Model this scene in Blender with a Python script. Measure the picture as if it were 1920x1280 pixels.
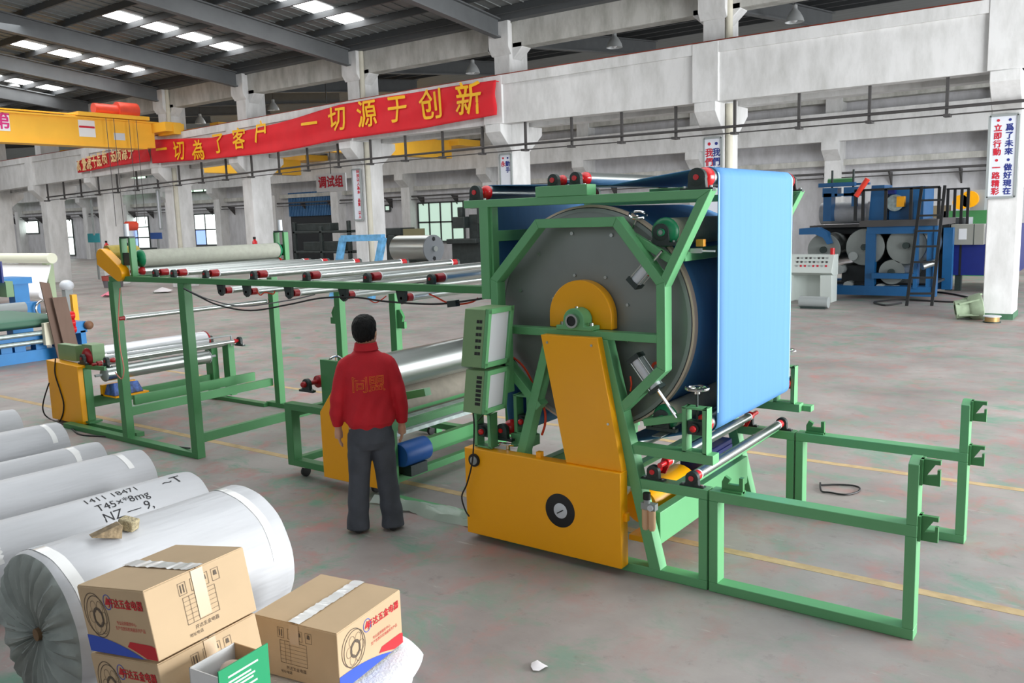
import bpy, bmesh, math, random
import numpy as np
from mathutils import Vector, Matrix
random.seed(7)
for o in list(bpy.data.objects): bpy.data.objects.remove(o)
SC = bpy.context.scene
COL = SC.collection

# ------------------------------------------------------------------ camera
F_PX = 1606.2; CAM_H = 2.45
YAW, PITCH, ROLL = (math.radians(a) for a in (36.414, 8.194, 1.789))
def _axes():
    f = np.array([-math.sin(YAW)*math.cos(PITCH), math.cos(YAW)*math.cos(PITCH), -math.sin(PITCH)])
    r = np.array([math.cos(YAW), math.sin(YAW), 0.]); d = np.cross(f, r)
    c, s = math.cos(ROLL), math.sin(ROLL)
    return np.array([c*r+s*d, -s*r+c*d, f])
QM = _axes()
CAMP = np.array([0, 0, CAM_H])
cam_data = bpy.data.cameras.new('camera'); cam = bpy.data.objects.new('camera', cam_data); COL.objects.link(cam)
cam_data.sensor_width = 36; cam_data.lens = 36*F_PX/1920; cam_data.clip_end = 400
m3 = Matrix((QM[0], -QM[1], -QM[2])).transposed()
cam.matrix_world = Matrix.Translation(CAMP) @ m3.to_4x4()
SC.camera = cam
def U(px, py, **k):
    """point of the photograph on a plane x=, y= or z= (metres)"""
    d = QM.T @ np.array([(px-960)/F_PX, (py-640)/F_PX, 1.])
    (a, v), = k.items(); i = 'xyz'.index(a)
    return CAMP + (v-CAMP[i])/d[i]*d

# ------------------------------------------------------------------ light
def lin(c): return tuple(((x/255)/12.92 if x/255 <= .04045 else ((x/255+.055)/1.055)**2.4) for x in c)
world = bpy.data.worlds.new('overcast_sky'); SC.world = world; world.use_nodes = True
bg = world.node_tree.nodes['Background']; bg.inputs[0].default_value = (.86, .93, 1, 1); bg.inputs[1].default_value = 1.0
def area(name, loc, rot, sx, sy, power, col=(1, 1, 1)):
    l = bpy.data.lights.new(name, 'AREA'); l.shape = 'RECTANGLE'; l.size = sx; l.size_y = sy; l.energy = power; l.color = col
    o = bpy.data.objects.new(name, l); COL.objects.link(o); o.location = loc; o.rotation_euler = rot; return o
R90 = math.pi/2
# daylight through the open gateways at the end of each bay; side and roof fills are added
area('gateway_daylight', (11.8, 12.6, 3.4), (0, R90, 0), 6.6, 12.8, 5600, (.97, .99, 1))
area('far_gateway_daylight', (11.8, 30, 3.4), (0, R90, 0), 6.6, 15, 1500, (.97, .99, 1))
area('side_fill', (-8, -3.8, 4.6), (R90, 0, 0), 30, 3.2, 90, (.95, .98, 1))  # added fill behind the camera for the front faces
area('roof_fill', (-8, 8, 8.6), (0, 0, 0), 30, 8, 1350, (.97, .99, 1))  # added fill under the closed roof, lifts floor and top faces
area('far_roof_fill', (-44, 30, 7.9), (0, 0, 0), 104, 8, 5200, (.97, .99, 1))  # added fill that brightens the far bay and its back wall
area('left_roof_fill', (-34, 9, 8.6), (0, 0, 0), 26, 8, 2300, (.97, .99, 1))  # added fill that brightens the left part of the near bay
VS = SC.view_settings; VS.view_transform = 'Standard'; VS.look = 'None'; VS.gamma = 1; VS.use_curve_mapping = False; VS.exposure = 0.0
SC.cycles.max_bounces = 8; SC.cycles.diffuse_bounces = 5

# ------------------------------------------------------------------ materials
MATS = {}
def mat(name, c, rough=.5, metal=0., var=0., scale=6., bump=0., spec=.5, emit=0., alpha=1., stretch=(1, 1, 1), trans=0., bscale=None):
    if name in MATS: return MATS[name]
    m = bpy.data.materials.new(name); m.use_nodes = True; nt = m.node_tree; b = nt.nodes['Principled BSDF']
    L = lin(c); b.inputs['Base Color'].default_value = (*L, 1); b.inputs['Roughness'].default_value = rough
    b.inputs['Metallic'].default_value = metal; b.inputs['Specular IOR Level'].default_value = spec
    if trans: b.inputs['Transmission Weight'].default_value = trans
    if alpha < 1: b.inputs['Alpha'].default_value = alpha
    if emit:
        b.inputs['Emission Color'].default_value = (*L, 1); b.inputs['Emission Strength'].default_value = emit
    if var or bump:
        tc = nt.nodes.new('ShaderNodeTexCoord'); mp = nt.nodes.new('ShaderNodeMapping'); mp.inputs['Scale'].default_value = stretch
        nz = nt.nodes.new('ShaderNodeTexNoise'); nz.inputs['Scale'].default_value = scale; nz.inputs['Detail'].default_value = 6
        nt.links.new(tc.outputs['Object'], mp.inputs[0]); nt.links.new(mp.outputs[0], nz.inputs['Vector'])
        if var:
            rp = nt.nodes.new('ShaderNodeValToRGB'); e = rp.color_ramp.elements
            e[0].position = .3; e[1].position = .72
            e[0].color = (*[x*(1-var) for x in L], 1); e[1].color = (*[min(1, x*(1+var*.6)) for x in L], 1)
            nt.links.new(nz.outputs[0], rp.inputs[0]); nt.links.new(rp.outputs[0], b.inputs['Base Color'])
        if bump:
            bp = nt.nodes.new('ShaderNodeBump'); bp.inputs['Strength'].default_value = bump; bp.inputs['Distance'].default_value = .02
            if bscale:
                n2 = nt.nodes.new('ShaderNodeTexNoise'); n2.inputs['Scale'].default_value = bscale; nt.links.new(mp.outputs[0], n2.inputs['Vector'])
                nt.links.new(n2.outputs[0], bp.inputs['Height'])
            else: nt.links.new(nz.outputs[0], bp.inputs['Height'])
            nt.links.new(bp.outputs[0], b.inputs['Normal'])
    MATS[name] = m; return m
GREEN = mat('green_paint', (104, 172, 118), .4, var=.05, scale=3)
DGREEN = mat('shaded_green_paint', (70, 136, 82), .42, var=.06, scale=3)  # the same green darkened, weaker light on the left machines put into the colour
YEL = mat('yellow_paint', (255, 176, 0), .33, var=.03, scale=2)
RED = mat('red_cap', (205, 28, 34), .22)
DRED = mat('dark_red_cap', (160, 24, 30), .3)
IRON = mat('dark_cast_iron', (38, 52, 50), .5, var=.2, scale=20)
STEEL = mat('polished_steel', (190, 196, 194), .3, 1.)
CHROME = mat('chrome', (225, 226, 226), .1, 1.)
GALV = mat('galvanised_steel', (176, 190, 188), .4, .7, var=.25, scale=14)
BLUEB = mat('blue_belt_fabric', (86, 138, 190), .62, var=.05, scale=2.2, stretch=(1, 9, .35), spec=.25)
NAVYB = mat('blue_machine_paint', (22, 88, 140), .4, var=.1, scale=4)
DNAVY = mat('deep_blue_paint', (22, 38, 118), .4, var=.08)
FELT = mat('felt_beige', (196, 192, 172), .9, var=.08, scale=30, bump=.2, bscale=120)
GFELT = mat('grey_felt', (158, 160, 148), .85, var=.1, scale=18, bump=.2, bscale=150)
TEAL = mat('green_hub', (16, 120, 78), .4)
DISC = mat('drum_grey', (132, 138, 136), .42, .35, var=.1, scale=2.5)
RUB = mat('black_rubber', (22, 23, 25), .55)
GREYP = mat('grey_paint', (150, 156, 156), .5)
SAGE = mat('sage_green_cabinet', (124, 158, 112), .45, var=.04)
LGREY = mat('light_panel', (205, 210, 216), .3)
WHITE = mat('white_paint', (226, 227, 228), .6)
ORANGE = mat('orange_hose', (238, 74, 40), .4)
CREAM = mat('cream_plastic', (214, 176, 140), .35)

# ------------------------------------------------------------------ mesh helpers
class MB:
    def __init__(s): s.v = []; s.f = []; s.s = []
    def add(s, vs, fs, smooth=False):
        n = len(s.v); s.v += [tuple(map(float, v)) for v in vs]; s.f += [tuple(i+n for i in f) for f in fs]; s.s += [smooth]*len(fs); return s
    def box(s, x0, x1, y0, y1, z0, z1):
        return s.add([(x, y, z) for x in (x0, x1) for y in (y0, y1) for z in (z0, z1)],
                     [(0, 1, 3, 2), (4, 6, 7, 5), (0, 4, 5, 1), (2, 3, 7, 6), (0, 2, 6, 4), (1, 5, 7, 3)])
    def bar(s, p, q, w, d, up=(0, 0, 1), miter=None):
        p = Vector(p); q = Vector(q); a = (q-p).normalized(); u = Vector(up); sd = a.cross(u)
        if sd.length < 1e-4: sd = a.cross(Vector((1, 0, 0)))
        sd.normalize(); u = sd.cross(a).normalized(); sd *= w/2; u *= d/2
        return s.add([e+i*sd+j*u for e in (p, q) for i in (-1, 1) for j in (-1, 1)],
                     [(0, 1, 3, 2), (4, 6, 7, 5), (0, 4, 5, 1), (2, 3, 7, 6), (0, 2, 6, 4), (1, 5, 7, 3)])
    def lathe(s, p, q, prof, n=20, ends=True):
        """prof: (distance along p->q, radius)"""
        p = Vector(p); a = (Vector(q)-p).normalized(); t = Vector((0, 0, 1)) if abs(a.z) < .9 else Vector((1, 0, 0))
        x = a.cross(t).normalized(); y = a.cross(x)
        vs = []
        for d, r in prof:
            for k in range(n):
                g = 2*math.pi*k/n; vs.append(p+a*d+x*(r*math.cos(g))+y*(r*math.sin(g)))
        fs = [(i*n+k, i*n+(k+1) % n, (i+1)*n+(k+1) % n, (i+1)*n+k) for i in range(len(prof)-1) for k in range(n)]
        s.add(vs, fs, True)
        if ends:
            b = len(s.v)-len(vs); s.f += [tuple(b+k for k in range(n))[::-1], tuple(b+len(vs)-n+k for k in range(n))]; s.s += [False]*2
        return s
    def cyl(s, p, q, r, n=20, r2=None):
        L = (Vector(q)-Vector(p)).length; return s.lathe(p, q, [(0, r), (L, r if r2 is None else r2)], n)
    def dome(s, p, q, r, n=18):
        L = (Vector(q)-Vector(p)).length
        return s.lathe(p, q, [(0, .04*r)]+[(L*.6*(1-math.cos(t)), r*math.sin(t)) for t in (.4, .8, 1.2, 1.5)]+[(L, r)], n)
    def prism(s, poly, y0, y1):
        n = len(poly); vs = [(x, y0, z) for x, z in poly]+[(x, y1, z) for x, z in poly]
        return s.add(vs, [tuple(range(n))[::-1], tuple(range(n, 2*n))]+[(i, (i+1) % n, n+(i+1) % n, n+i) for i in range(n)])
    def prismx(s, poly, x0, x1):
        n = len(poly); vs = [(x0, y, z) for y, z in poly]+[(x1, y, z) for y, z in poly]
        return s.add(vs, [tuple(range(n))[::-1], tuple(range(n, 2*n))]+[(i, (i+1) % n, n+(i+1) % n, n+i) for i in range(n)])
    def path(s, pts, r, n=7):
        pts = [Vector(p) for p in pts]; vs = []; x = None
        for i, p in enumerate(pts):
            a = (pts[min(i+1, len(pts)-1)]-pts[max(i-1, 0)]).normalized()
            if x is None: x = a.orthogonal().normalized()
            x = (x-a*x.dot(a)).normalized(); y = a.cross(x)
            vs += [p+x*(r*math.cos(2*math.pi*k/n))+y*(r*math.sin(2*math.pi*k/n)) for k in range(n)]
        fs = [(i*n+k, i*n+(k+1) % n, (i+1)*n+(k+1) % n, (i+1)*n+k) for i in range(len(pts)-1) for k in range(n)]
        fs += [tuple(range(n))[::-1], tuple(len(vs)-n+k for k in range(n))]
        return s.add(vs, fs, True)
    def sphere(s, c, r, n=12, sc=(1, 1, 1)):
        prof = [(-math.cos(math.pi*i/n), math.sin(math.pi*i/n)) for i in range(n+1)]; m = 2*n
        vs = [(c[0]+sc[0]*r*q*math.cos(2*math.pi*k/m), c[1]+sc[1]*r*q*math.sin(2*math.pi*k/m), c[2]+sc[2]*r*p) for p, q in prof for k in range(m)]
        return s.add(vs, [(i*m+k, i*m+(k+1) % m, (i+1)*m+(k+1) % m, (i+1)*m+k) for i in range(n) for k in range(m)], True)
    def torus(s, c, ax, R, r, n=28, m=8):
        a = Vector(ax).normalized(); x = a.orthogonal().normalized(); y = a.cross(x); c = Vector(c); vs = []
        for i in range(n):
            d = x*math.cos(2*math.pi*i/n)+y*math.sin(2*math.pi*i/n)
            vs += [c+d*(R+r*math.cos(2*math.pi*j/m))+a*(r*math.sin(2*math.pi*j/m)) for j in range(m)]
        return s.add(vs, [(i*m+j, ((i+1) % n)*m+j, ((i+1) % n)*m+(j+1) % m, i*m+(j+1) % m) for i in range(n) for j in range(m)], True)
    def build(s, name, material, parent=None, bev=0., fix=True):
        me = bpy.data.meshes.new(name); o = Vector(ORG.get(parent.name, (0, 0, 0))) if parent else Vector((0, 0, 0))
        me.from_pydata([Vector(v)-o for v in s.v], [], s.f)
        me.polygons.foreach_set('use_smooth', s.s)
        if fix:
            bm = bmesh.new(); bm.from_mesh(me); bmesh.ops.remove_doubles(bm, verts=bm.verts, dist=1e-6)
            bmesh.ops.recalc_face_normals(bm, faces=bm.faces); bm.to_mesh(me); bm.free()
        me.set_sharp_from_angle(angle=math.radians(42))
        me.materials.append(material)
        ob = bpy.data.objects.new(name, me); COL.objects.link(ob)
        if parent: ob.parent = parent; ORG[ob.name] = tuple(o)
        if bev:
            md = ob.modifiers.new('edge', 'BEVEL'); md.width = bev; md.segments = 2; md.limit_method = 'ANGLE'; md.angle_limit = math.radians(50)
        return ob
ORG = {}
def tag(o, label, cat=None, group=None, kind=None):
    o['label'] = label
    if cat: o['category'] = cat
    if group: o['group'] = group
    if kind: o['kind'] = kind
    return o
def thing(name, loc, label, cat, group=None):
    o = bpy.data.objects.new(name, None); o.empty_display_size = .2; COL.objects.link(o); o.location = loc; ORG[o.name] = tuple(loc)
    return tag(o, label, cat, group)
def struct(name, mb, m, label=None, parent=None, bev=0.):
    o = mb.build(name, m, parent, bev)
    if not parent: o['kind'] = 'structure'
    if label: o['label'] = label
    return o
def copy_tree(o, loc=None, parent=None, label=None):
    c = o.copy(); COL.objects.link(c); c.parent = parent
    if loc is not None: c.location = loc
    if label: c['label'] = label
    for ch in o.children: copy_tree(ch, None, c)
    return c
def B(*a): return MB().box(*a)
def bx(name, m, parent, *a, bev=0.): return MB().box(*a).build(name, m, parent, bev)
_TXT = {}
def text(body, size, m, parent, loc, right, up, name='lettering', squash=1., bold=0., n=None):
    """flat printed characters centred at loc"""
    if body not in _TXT:
        cu = bpy.data.curves.new('t', 'FONT'); cu.body = body; cu.align_x = 'CENTER'; cu.align_y = 'CENTER'; cu.size = 1; cu.resolution_u = 2
        ob = bpy.data.objects.new('t', cu); COL.objects.link(ob)
        dg = bpy.context.evaluated_depsgraph_get(); me = bpy.data.meshes.new_from_object(ob.evaluated_get(dg))
        _TXT[body] = ([v.co.copy() for v in me.vertices], [tuple(p.vertices) for p in me.polygons])
        bpy.data.objects.remove(ob); bpy.data.curves.remove(cu); bpy.data.meshes.remove(me)
    vs, fs = _TXT[body]; r = Vector(right).normalized(); u = Vector(up).normalized(); L = Vector(loc); k = r.cross(u)
    mb = MB(); offs = [(0, 0)] if not bold else [(-bold, 0), (bold, 0), (0, bold), (0, -bold)]
    for i, (ox, oy) in enumerate(offs):
        mb.add([L+r*(v.x*size*squash+ox)+u*(v.y*size+oy)+k*(.0003*i) for v in vs], fs)
    return mb.build(name, m, parent, fix=False)
def arc(cx, cz, r, a0, a1, n):
    return [(cx+r*math.cos(math.radians(a0+(a1-a0)*i/n)), cz+r*math.sin(math.radians(a0+(a1-a0)*i/n))) for i in range(n+1)]
# ================================================================== THE SETTING
def floor_material():
    m = bpy.data.materials.new('worn_painted_concrete'); m.use_nodes = True; nt = m.node_tree; N = nt.nodes; K = nt.links; b = N['Principled BSDF']
    tc = N.new('ShaderNodeTexCoord')
    def noise(sc, det=8, rough=.6, dist=0., st=(1, 1, 1)):
        mp = N.new('ShaderNodeMapping'); mp.inputs['Scale'].default_value = st; K.new(tc.outputs['Object'], mp.inputs[0])
        n = N.new('ShaderNodeTexNoise'); n.inputs['Scale'].default_value = sc; n.inputs['Detail'].default_value = det
        n.inputs['Roughness'].default_value = rough; n.inputs['Distortion'].default_value = dist; K.new(mp.outputs[0], n.inputs['Vector']); return n.outputs[0]
    def ramp(src, a, c):
        r = N.new('ShaderNodeValToRGB'); r.color_ramp.elements[0].position = a; r.color_ramp.elements[1].position = c; K.new(src, r.inputs[0]); return r.outputs[0]
    def mix(f, a, c):
        x = N.new('ShaderNodeMix'); x.data_type = 'RGBA'; K.new(f, x.inputs[0])
        for s, i in ((a, 6), (c, 7)):
            if isinstance(s, tuple): x.inputs[i].default_value = (*lin(s), 1)
            else: K.new(s, x.inputs[i])
        return x.outputs[2]
    def mul(a, c, k=1.):
        x = N.new('ShaderNodeMath'); x.operation = 'MULTIPLY'; K.new(a, x.inputs[0])
        if c is None: x.inputs[1].default_value = k
        else: K.new(c, x.inputs[1])
        return x.outputs[0]
    base = mix(ramp(noise(.6, 10), .3, .7), (132, 124, 121), (172, 165, 161))
    zone = ramp(noise(.16, 3), .34, .56); zone2 = ramp(noise(.2, 3, .5, .4), .34, .56)
    g = mul(ramp(noise(1.8, 10, .68, .5, (1, 1.25, 1)), .5, .64), zone)
    p = mul(ramp(noise(2.3, 10, .7, .3, (1.2, 1, 1)), .5, .66), zone2)
    c = mix(mul(g, None, .9), base, (104, 150, 128))
    c = mix(mul(p, None, .8), c, (176, 124, 118))
    c = mix(mul(ramp(noise(7, 8, .7), .58, .76), None, .5), c, (98, 90, 88))
    c = mix(mul(ramp(noise(14, 5, .6, 0, (.2, 1, 1)), .66, .74), None, .5), c, (198, 192, 188))
    K.new(c, b.inputs['Base Color']); b.inputs['Roughness'].default_value = .55; b.inputs['Specular IOR Level'].default_value = .35
    rr = N.new('ShaderNodeMapRange'); K.new(noise(3, 6), rr.inputs[0]); rr.inputs[3].default_value = .38; rr.inputs[4].default_value = .7; K.new(rr.outputs[0], b.inputs['Roughness'])
    bp = N.new('ShaderNodeBump'); bp.inputs['Strength'].default_value = .08; bp.inputs['Distance'].default_value = .01; K.new(noise(25, 4), bp.inputs['Height']); K.new(bp.outputs[0], b.inputs['Normal'])
    return m
def plaster(name, c, dirty):
    m = bpy.data.materials.new(name); m.use_nodes = True; nt = m.node_tree; N = nt.nodes; K = nt.links; b = N['Principled BSDF']
    tc = N.new('ShaderNodeTexCoord'); mp = N.new('ShaderNodeMapping'); mp.inputs['Scale'].default_value = (1, 1, .35); K.new(tc.outputs['Object'], mp.inputs[0])
    n = N.new('ShaderNodeTexNoise'); n.inputs['Scale'].default_value = 2.2; n.inputs['Detail'].default_value = 9; n.inputs['Roughness'].default_value = .65; K.new(mp.outputs[0], n.inputs['Vector'])
    r = N.new('ShaderNodeValToRGB'); e = r.color_ramp.elements; e[0].position = .28; e[1].position = .6
    e[0].color = (*lin(dirty), 1); e[1].color = (*lin(c), 1); K.new(n.outputs[0], r.inputs[0]); K.new(r.outputs[0], b.inputs['Base Color']); b.inputs['Roughness'].default_value = .9
    return m
CONC = plaster('whitewashed_concrete', (226, 226, 226), (196, 196, 194))
CONC2 = plaster('stained_concrete', (206, 205, 200), (158, 158, 150))
WALLM = plaster('white_wall_plaster', (208, 208, 212), (182, 182, 184))
ROOFM = mat('grey_roof_sheet', (120, 124, 124), .6, var=.12, scale=1.2, stretch=(.4, 6, 1))
STRUT = mat('dark_grey_steelwork', (92, 95, 97), .6, var=.1, scale=3)
PURL = mat('purlin_steel', (70, 73, 75), .6)
PIPE = mat('dark_pipe', (70, 68, 68), .5)
CPVC = mat('aged_downpipe', (204, 200, 184), .6, var=.12, scale=2)
SKYL = mat('translucent_roof_panel', (255, 255, 255), .5, emit=9.)
PANE = mat('daylit_glass', (236, 250, 244), .2, emit=2.4)
PANEG = mat('green_tinted_daylit_glass', (196, 224, 208), .2, emit=.65)
PANEB = mat('blue_tinted_daylit_glass', (150, 180, 255), .2, emit=1.2)
RAILM = mat('rusty_red_rail', (150, 62, 44), .7, var=.3, scale=5)
BANNER = mat('red_banner_cloth', (222, 32, 44), .75, var=.08, scale=2)
GOLD = mat('gold_lettering', (250, 190, 30), .6)
CREAMT = mat('cream_lettering', (238, 206, 150), .6)
REDT = mat('red_lettering', (196, 30, 52), .6)
BLUET = mat('navy_lettering', (32, 48, 128), .6)
MAGT = mat('magenta_lettering', (206, 40, 120), .6)
FRAME = mat('window_frame_grey', (74, 78, 78), .6)
DARK = mat('dark_interior', (40, 43, 46), .8)
BLIND = mat('blue_shutter', (64, 112, 158), .55, var=.1)

X0, X1, Y1 = -98., 12., 40.
struct('floor', B(X0, X1, -4, Y1, -.2, 0), floor_material(), 'grey concrete factory floor with worn green and pink paint')
LINE = mat('faded_yellow_floor_paint', (190, 164, 122), .8, var=.22, scale=9)
for yl, lab in ((5.707, 'faded yellow floor line running under the green roll cradle frames'), (8.29, 'faded yellow floor line on the open floor behind the machines')):
    tag(B(X0+6, X1-1, yl-.045, yl+.045, .0, .0015).build('floor_line', LINE), lab, 'marking')
struct('wall_back', B(X0, X1, Y1, Y1+.3, 0, 8.2), WALLM)
struct('wall_left', B(X0-.3, X0, -4, Y1, 0, 9.5), WALLM)
WALLF = mat('dark_unseen_wall', (112, 108, 104), .9, var=.15, scale=2)  # unseen wall, coloured dark to weaken bounce onto the front faces
struct('wall_front', MB().box(X0, X1, -4.3, -4, 0, 3).box(X0, X1, -4.3, -4, 6.2, 8.5).box(X0, -23, -4.3, -4, 3, 6.2).box(7, X1, -4.3, -4, 3, 6.2), WALLF)
struct('wall_right', MB().box(X1, X1+.3, -4.3, 6, 0, 9.5).box(X1, X1+.3, 19, 22.5, 0, 9.5).box(X1, X1+.3, 37.5, Y1, 0, 9.5).box(X1, X1+.3, -1, 37.5, 6.8, 9.5), WALLM)

# ---- roof of both bays: sheets, purlins and rafters
RS = .1
def roofz(y):
    if y <= 20.9: return 8.3+RS*(10.4-abs(y-10.4))-0.0
    return 8.15+RS*(9.6-abs(y-30.6))
RIDGE = {1: (-4., 10.4, 20.9), 2: (20.9, 30.6, 40.3)}
ceil = MB()
for k, (a, b_, c) in RIDGE.items():
    for y0, y1 in ((a, b_), (b_, c)):
        z0, z1 = roofz(y0+.001), roofz(y1-.001)
        ceil.add([(X0, y0, z0), (X1, y0, z0), (X1, y1, z1), (X0, y1, z1), (X0, y0, z0+.06), (X1, y0, z0+.06), (X1, y1, z1+.06), (X0, y1, z1+.06)],
                 [(0, 1, 2, 3), (7, 6, 5, 4), (0, 4, 5, 1), (1, 5, 6, 2), (2, 6, 7, 3), (3, 7, 4, 0)])
CEIL = struct('ceiling', ceil, ROOFM, 'dark grey profiled sheet roof on steel purlins')
# standing ribs of the sheeting that show near the right of the picture
rib = MB()
for i in range(150):
    x = -47+i*.4
    for y0, y1 in ((10.6, 20.7), (21.2, 30.5)): rib.bar((x, y0, roofz(y0)-.012), (x, y1, roofz(y1)-.012), .03, .03)
rb = rib.build('sheet_rib', ROOFM, CEIL); rb['kind'] = 'stuff'
for y in [20.3-1.2*i for i in range(8)]+[21.9+1.2*i for i in range(8)]:
    bx('purlin', PURL, CEIL, X0+.2, X1-.2, y-.035, y+.035, roofz(y)-.2, roofz(y)-.01)
CX = [-2.42, -8.82, -15.32, -21.5, -27.5, -32.7, -38.1, -43.4, -49.0, -55, -61, 3.8]     # column centres along the row
for x in CX:
    r = MB()
    for y0, y1 in ((20.6, 10.5), (21.3, 30.5)):
        z0, z1 = roofz(y0)-.21, roofz(y1)-.21
        for o0, o1, w in ((0, -.04, .22), (-.5, -.54, .22), (-.02, -.52, .03)):
            dz0, dz1 = o0, o1
            r.add([(x+sx*w/2, y, z+dz) for y, z in ((y0, z0), (y1, z1)) for sx in (-1, 1) for dz in (dz0, dz1)],
                  [(0, 1, 3, 2), (4, 6, 7, 5), (0, 4, 5, 1), (2, 3, 7, 6), (0, 2, 6, 4), (1, 5, 7, 3)])
    o = r.build('roof_rafter', STRUT); o['kind'] = 'structure'
# translucent roof panels
nsk = 0
for xs in (-31.4, -25.4, -37.6, -19.6, -13.0, -44.0):
    for i in (2, 3, 4, 5):
        y1 = 20.3-1.2*(i-1)+(-.045); y0 = y1-1.11
        if xs > -14 and i > 3: continue
        s = MB(); s.add([(xs+sx*.42, y, roofz(y)-dz) for y in (y0, y1) for sx in (-1, 1) for dz in (.012, .03)], [(0, 1, 3, 2), (4, 6, 7, 5), (0, 4, 5, 1), (2, 3, 7, 6), (0, 2, 6, 4), (1, 5, 7, 3)])
        nsk += 1; struct('window_%d' % (40+nsk), s, SKYL, 'bright translucent daylight panel in the sheet roof')

# ---- column row with corbels, crane beam and upper tie beam
ZB = lambda x: np.interp(x, [-62, -48, -39, -33, -22, -15, -9.5, -2.8, 10], [4.4, 4.6, 4.8, 4.92, 5.12, 5.14, 5.1, 5.08, 5.08])
ZT = lambda x: np.interp(x, [-62, -33, -22, -15, -9.5, -2.8, 10], [5.9, 6.15, 6.38, 6.48, 6.5, 6.48, 6.48])
YB = 20.25
for i, x in enumerate(CX):
    zb, zt = ZB(x), ZT(x); m = MB()
    m.box(x-.28, x+.28, 20.7, 21.6, 0, 8.0)
    m.prismx([(20.7, zb-.75), (20.7, zb), (20.16, zb), (20.16, zb-.22)], x-.28, x+.28)      # near corbel
    m.prismx([(21.6, zb-.75), (22.28, zb-.22), (22.28, zb), (21.6, zb)], x-.28, x+.28)      # far corbel
    m.box(x-.34, x+.34, 20.18, 20.72, zb, zt)                                              # beam seat head
    m.prismx([(20.7, 7.1), (20.55, 7.3), (20.55, 8.03), (20.7, 8.03)], x-.36, x+.36)
    m.prism([(x-.28, 7.0), (x-.62, 7.3), (x-.62, 7.45), (x-.28, 7.45)], 20.85, 21.3)
    m.prism([(x+.28, 7.0), (x+.28, 7.45), (x+.62, 7.45), (x+.62, 7.3)], 20.85, 21.3)
    o = m.build('column', CONC, None, .015); o['kind'] = 'structure'
    if i in (1, 3, 5): struct('downpipe', MB().cyl((x+.375, 20.8, 0), (x+.375, 20.8, zb-.02), .085, 12).cyl((x+.375, 20.76, zt), (x+.375, 20.76, 8.02), .085, 12), CPVC)
    if i == 0: struct('trim_1', B(x-.3, x+.3, 20.68, 21.62, 0, .12), mat('green_skirting', (70, 112, 84), .7, var=.2, scale=9))
def seg_beam(name, xs, y0, y1, zb, zt, m, lip=0.):
    for a, c in zip(xs[:-1], xs[1:]):
        s = MB(); s.add([(x, y, z) for x in (a, c) for y in (y0, y1) for z in (zb(x), zt(x))], [(0, 1, 3, 2), (4, 6, 7, 5), (0, 4, 5, 1), (2, 3, 7, 6), (0, 2, 6, 4), (1, 5, 7, 3)])
        if lip: s.add([(x, y, z) for x in (a, c) for y in (y0-lip, y0+.01) for z in (zt(x)-.26, zt(x))], [(0, 1, 3, 2), (4, 6, 7, 5), (0, 4, 5, 1), (2, 3, 7, 6), (0, 2, 6, 4), (1, 5, 7, 3)])
        o = s.build(name, m); o['kind'] = 'structure'
XS = sorted(CX)
XS = XS[:-1]+[XS[-1], 11.9]
seg_beam('crane_beam', XS, YB, 20.66, ZB, ZT, CONC, .06)
seg_beam('crane_beam', XS, 21.65, 22.1, ZB, ZT, CONC)
seg_beam('tie_beam', XS, 20.85, 21.3, lambda x: 7.32, lambda x: 8.03, CONC2)
seg_beam('crane_rail', XS, 20.3, 20.42, ZT, lambda x: ZT(x)+.05, RAILM)
# conduits hung below the crane beam
hp = MB()
xs_h = [-.4+i*-1.55 for i in range(28)]
for x in xs_h: hp.box(x-.03, x+.03, 20.38, 20.44, ZB(x)-.78, ZB(x)+.02); hp.box(x-.03, x+.1, 20.2, 20.44, ZB(x)-.82, ZB(x)-.76)
hp.path([(x, 20.34, ZB(x)-.62) for x in xs_h], .035); hp.path([(x, 20.28, ZB(x)-.78) for x in xs_h], .016)
struct('conduit_rack', hp, PIPE, 'dark conduit pipes hung on steel drops below the crane beam')

# ---- back wall: pilasters, crane beam, pipes, windows, shutter
WB = MB()
for i in range(17):
    x = 8-6.4*i; p = MB().box(x-.35, x+.35, 39.3, 40, 0, 8.0).prismx([(39.3, 4.5), (38.75, 4.95), (38.75, 5.3), (39.3, 5.3)], x-.35, x+.35)
    o = p.build('pilaster', CONC); o['kind'] = 'structure'
o = B(X0, X1, 38.8, 39.3, 5.3, 6.5).build('far_crane_beam', CONC); o['kind'] = 'structure'
o = B(X0, X1, 39.7, 40, 4.3, 4.55).build('trim_2', CONC2); o['kind'] = 'structure'
o = B(X0, X1, 39.4, 40, 7.0, 8.0).build('trim_3', CONC2); o['kind'] = 'structure'
wp = MB().path([(X0, 39.5, 3.95), (X1, 39.5, 3.95)], .05).path([(X0, 39.45, 3.75), (X1, 39.45, 3.75)], .025)
for i in range(40): wp.prismx([(40, 3.3), (40, 3.9), (39.4, 3.9)], 10-2.7*i-.03, 10-2.7*i+.03)
struct('wall_pipes', wp, PIPE, 'thin dark pipes on triangular brackets along the back wall')
nw = [0]
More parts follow.
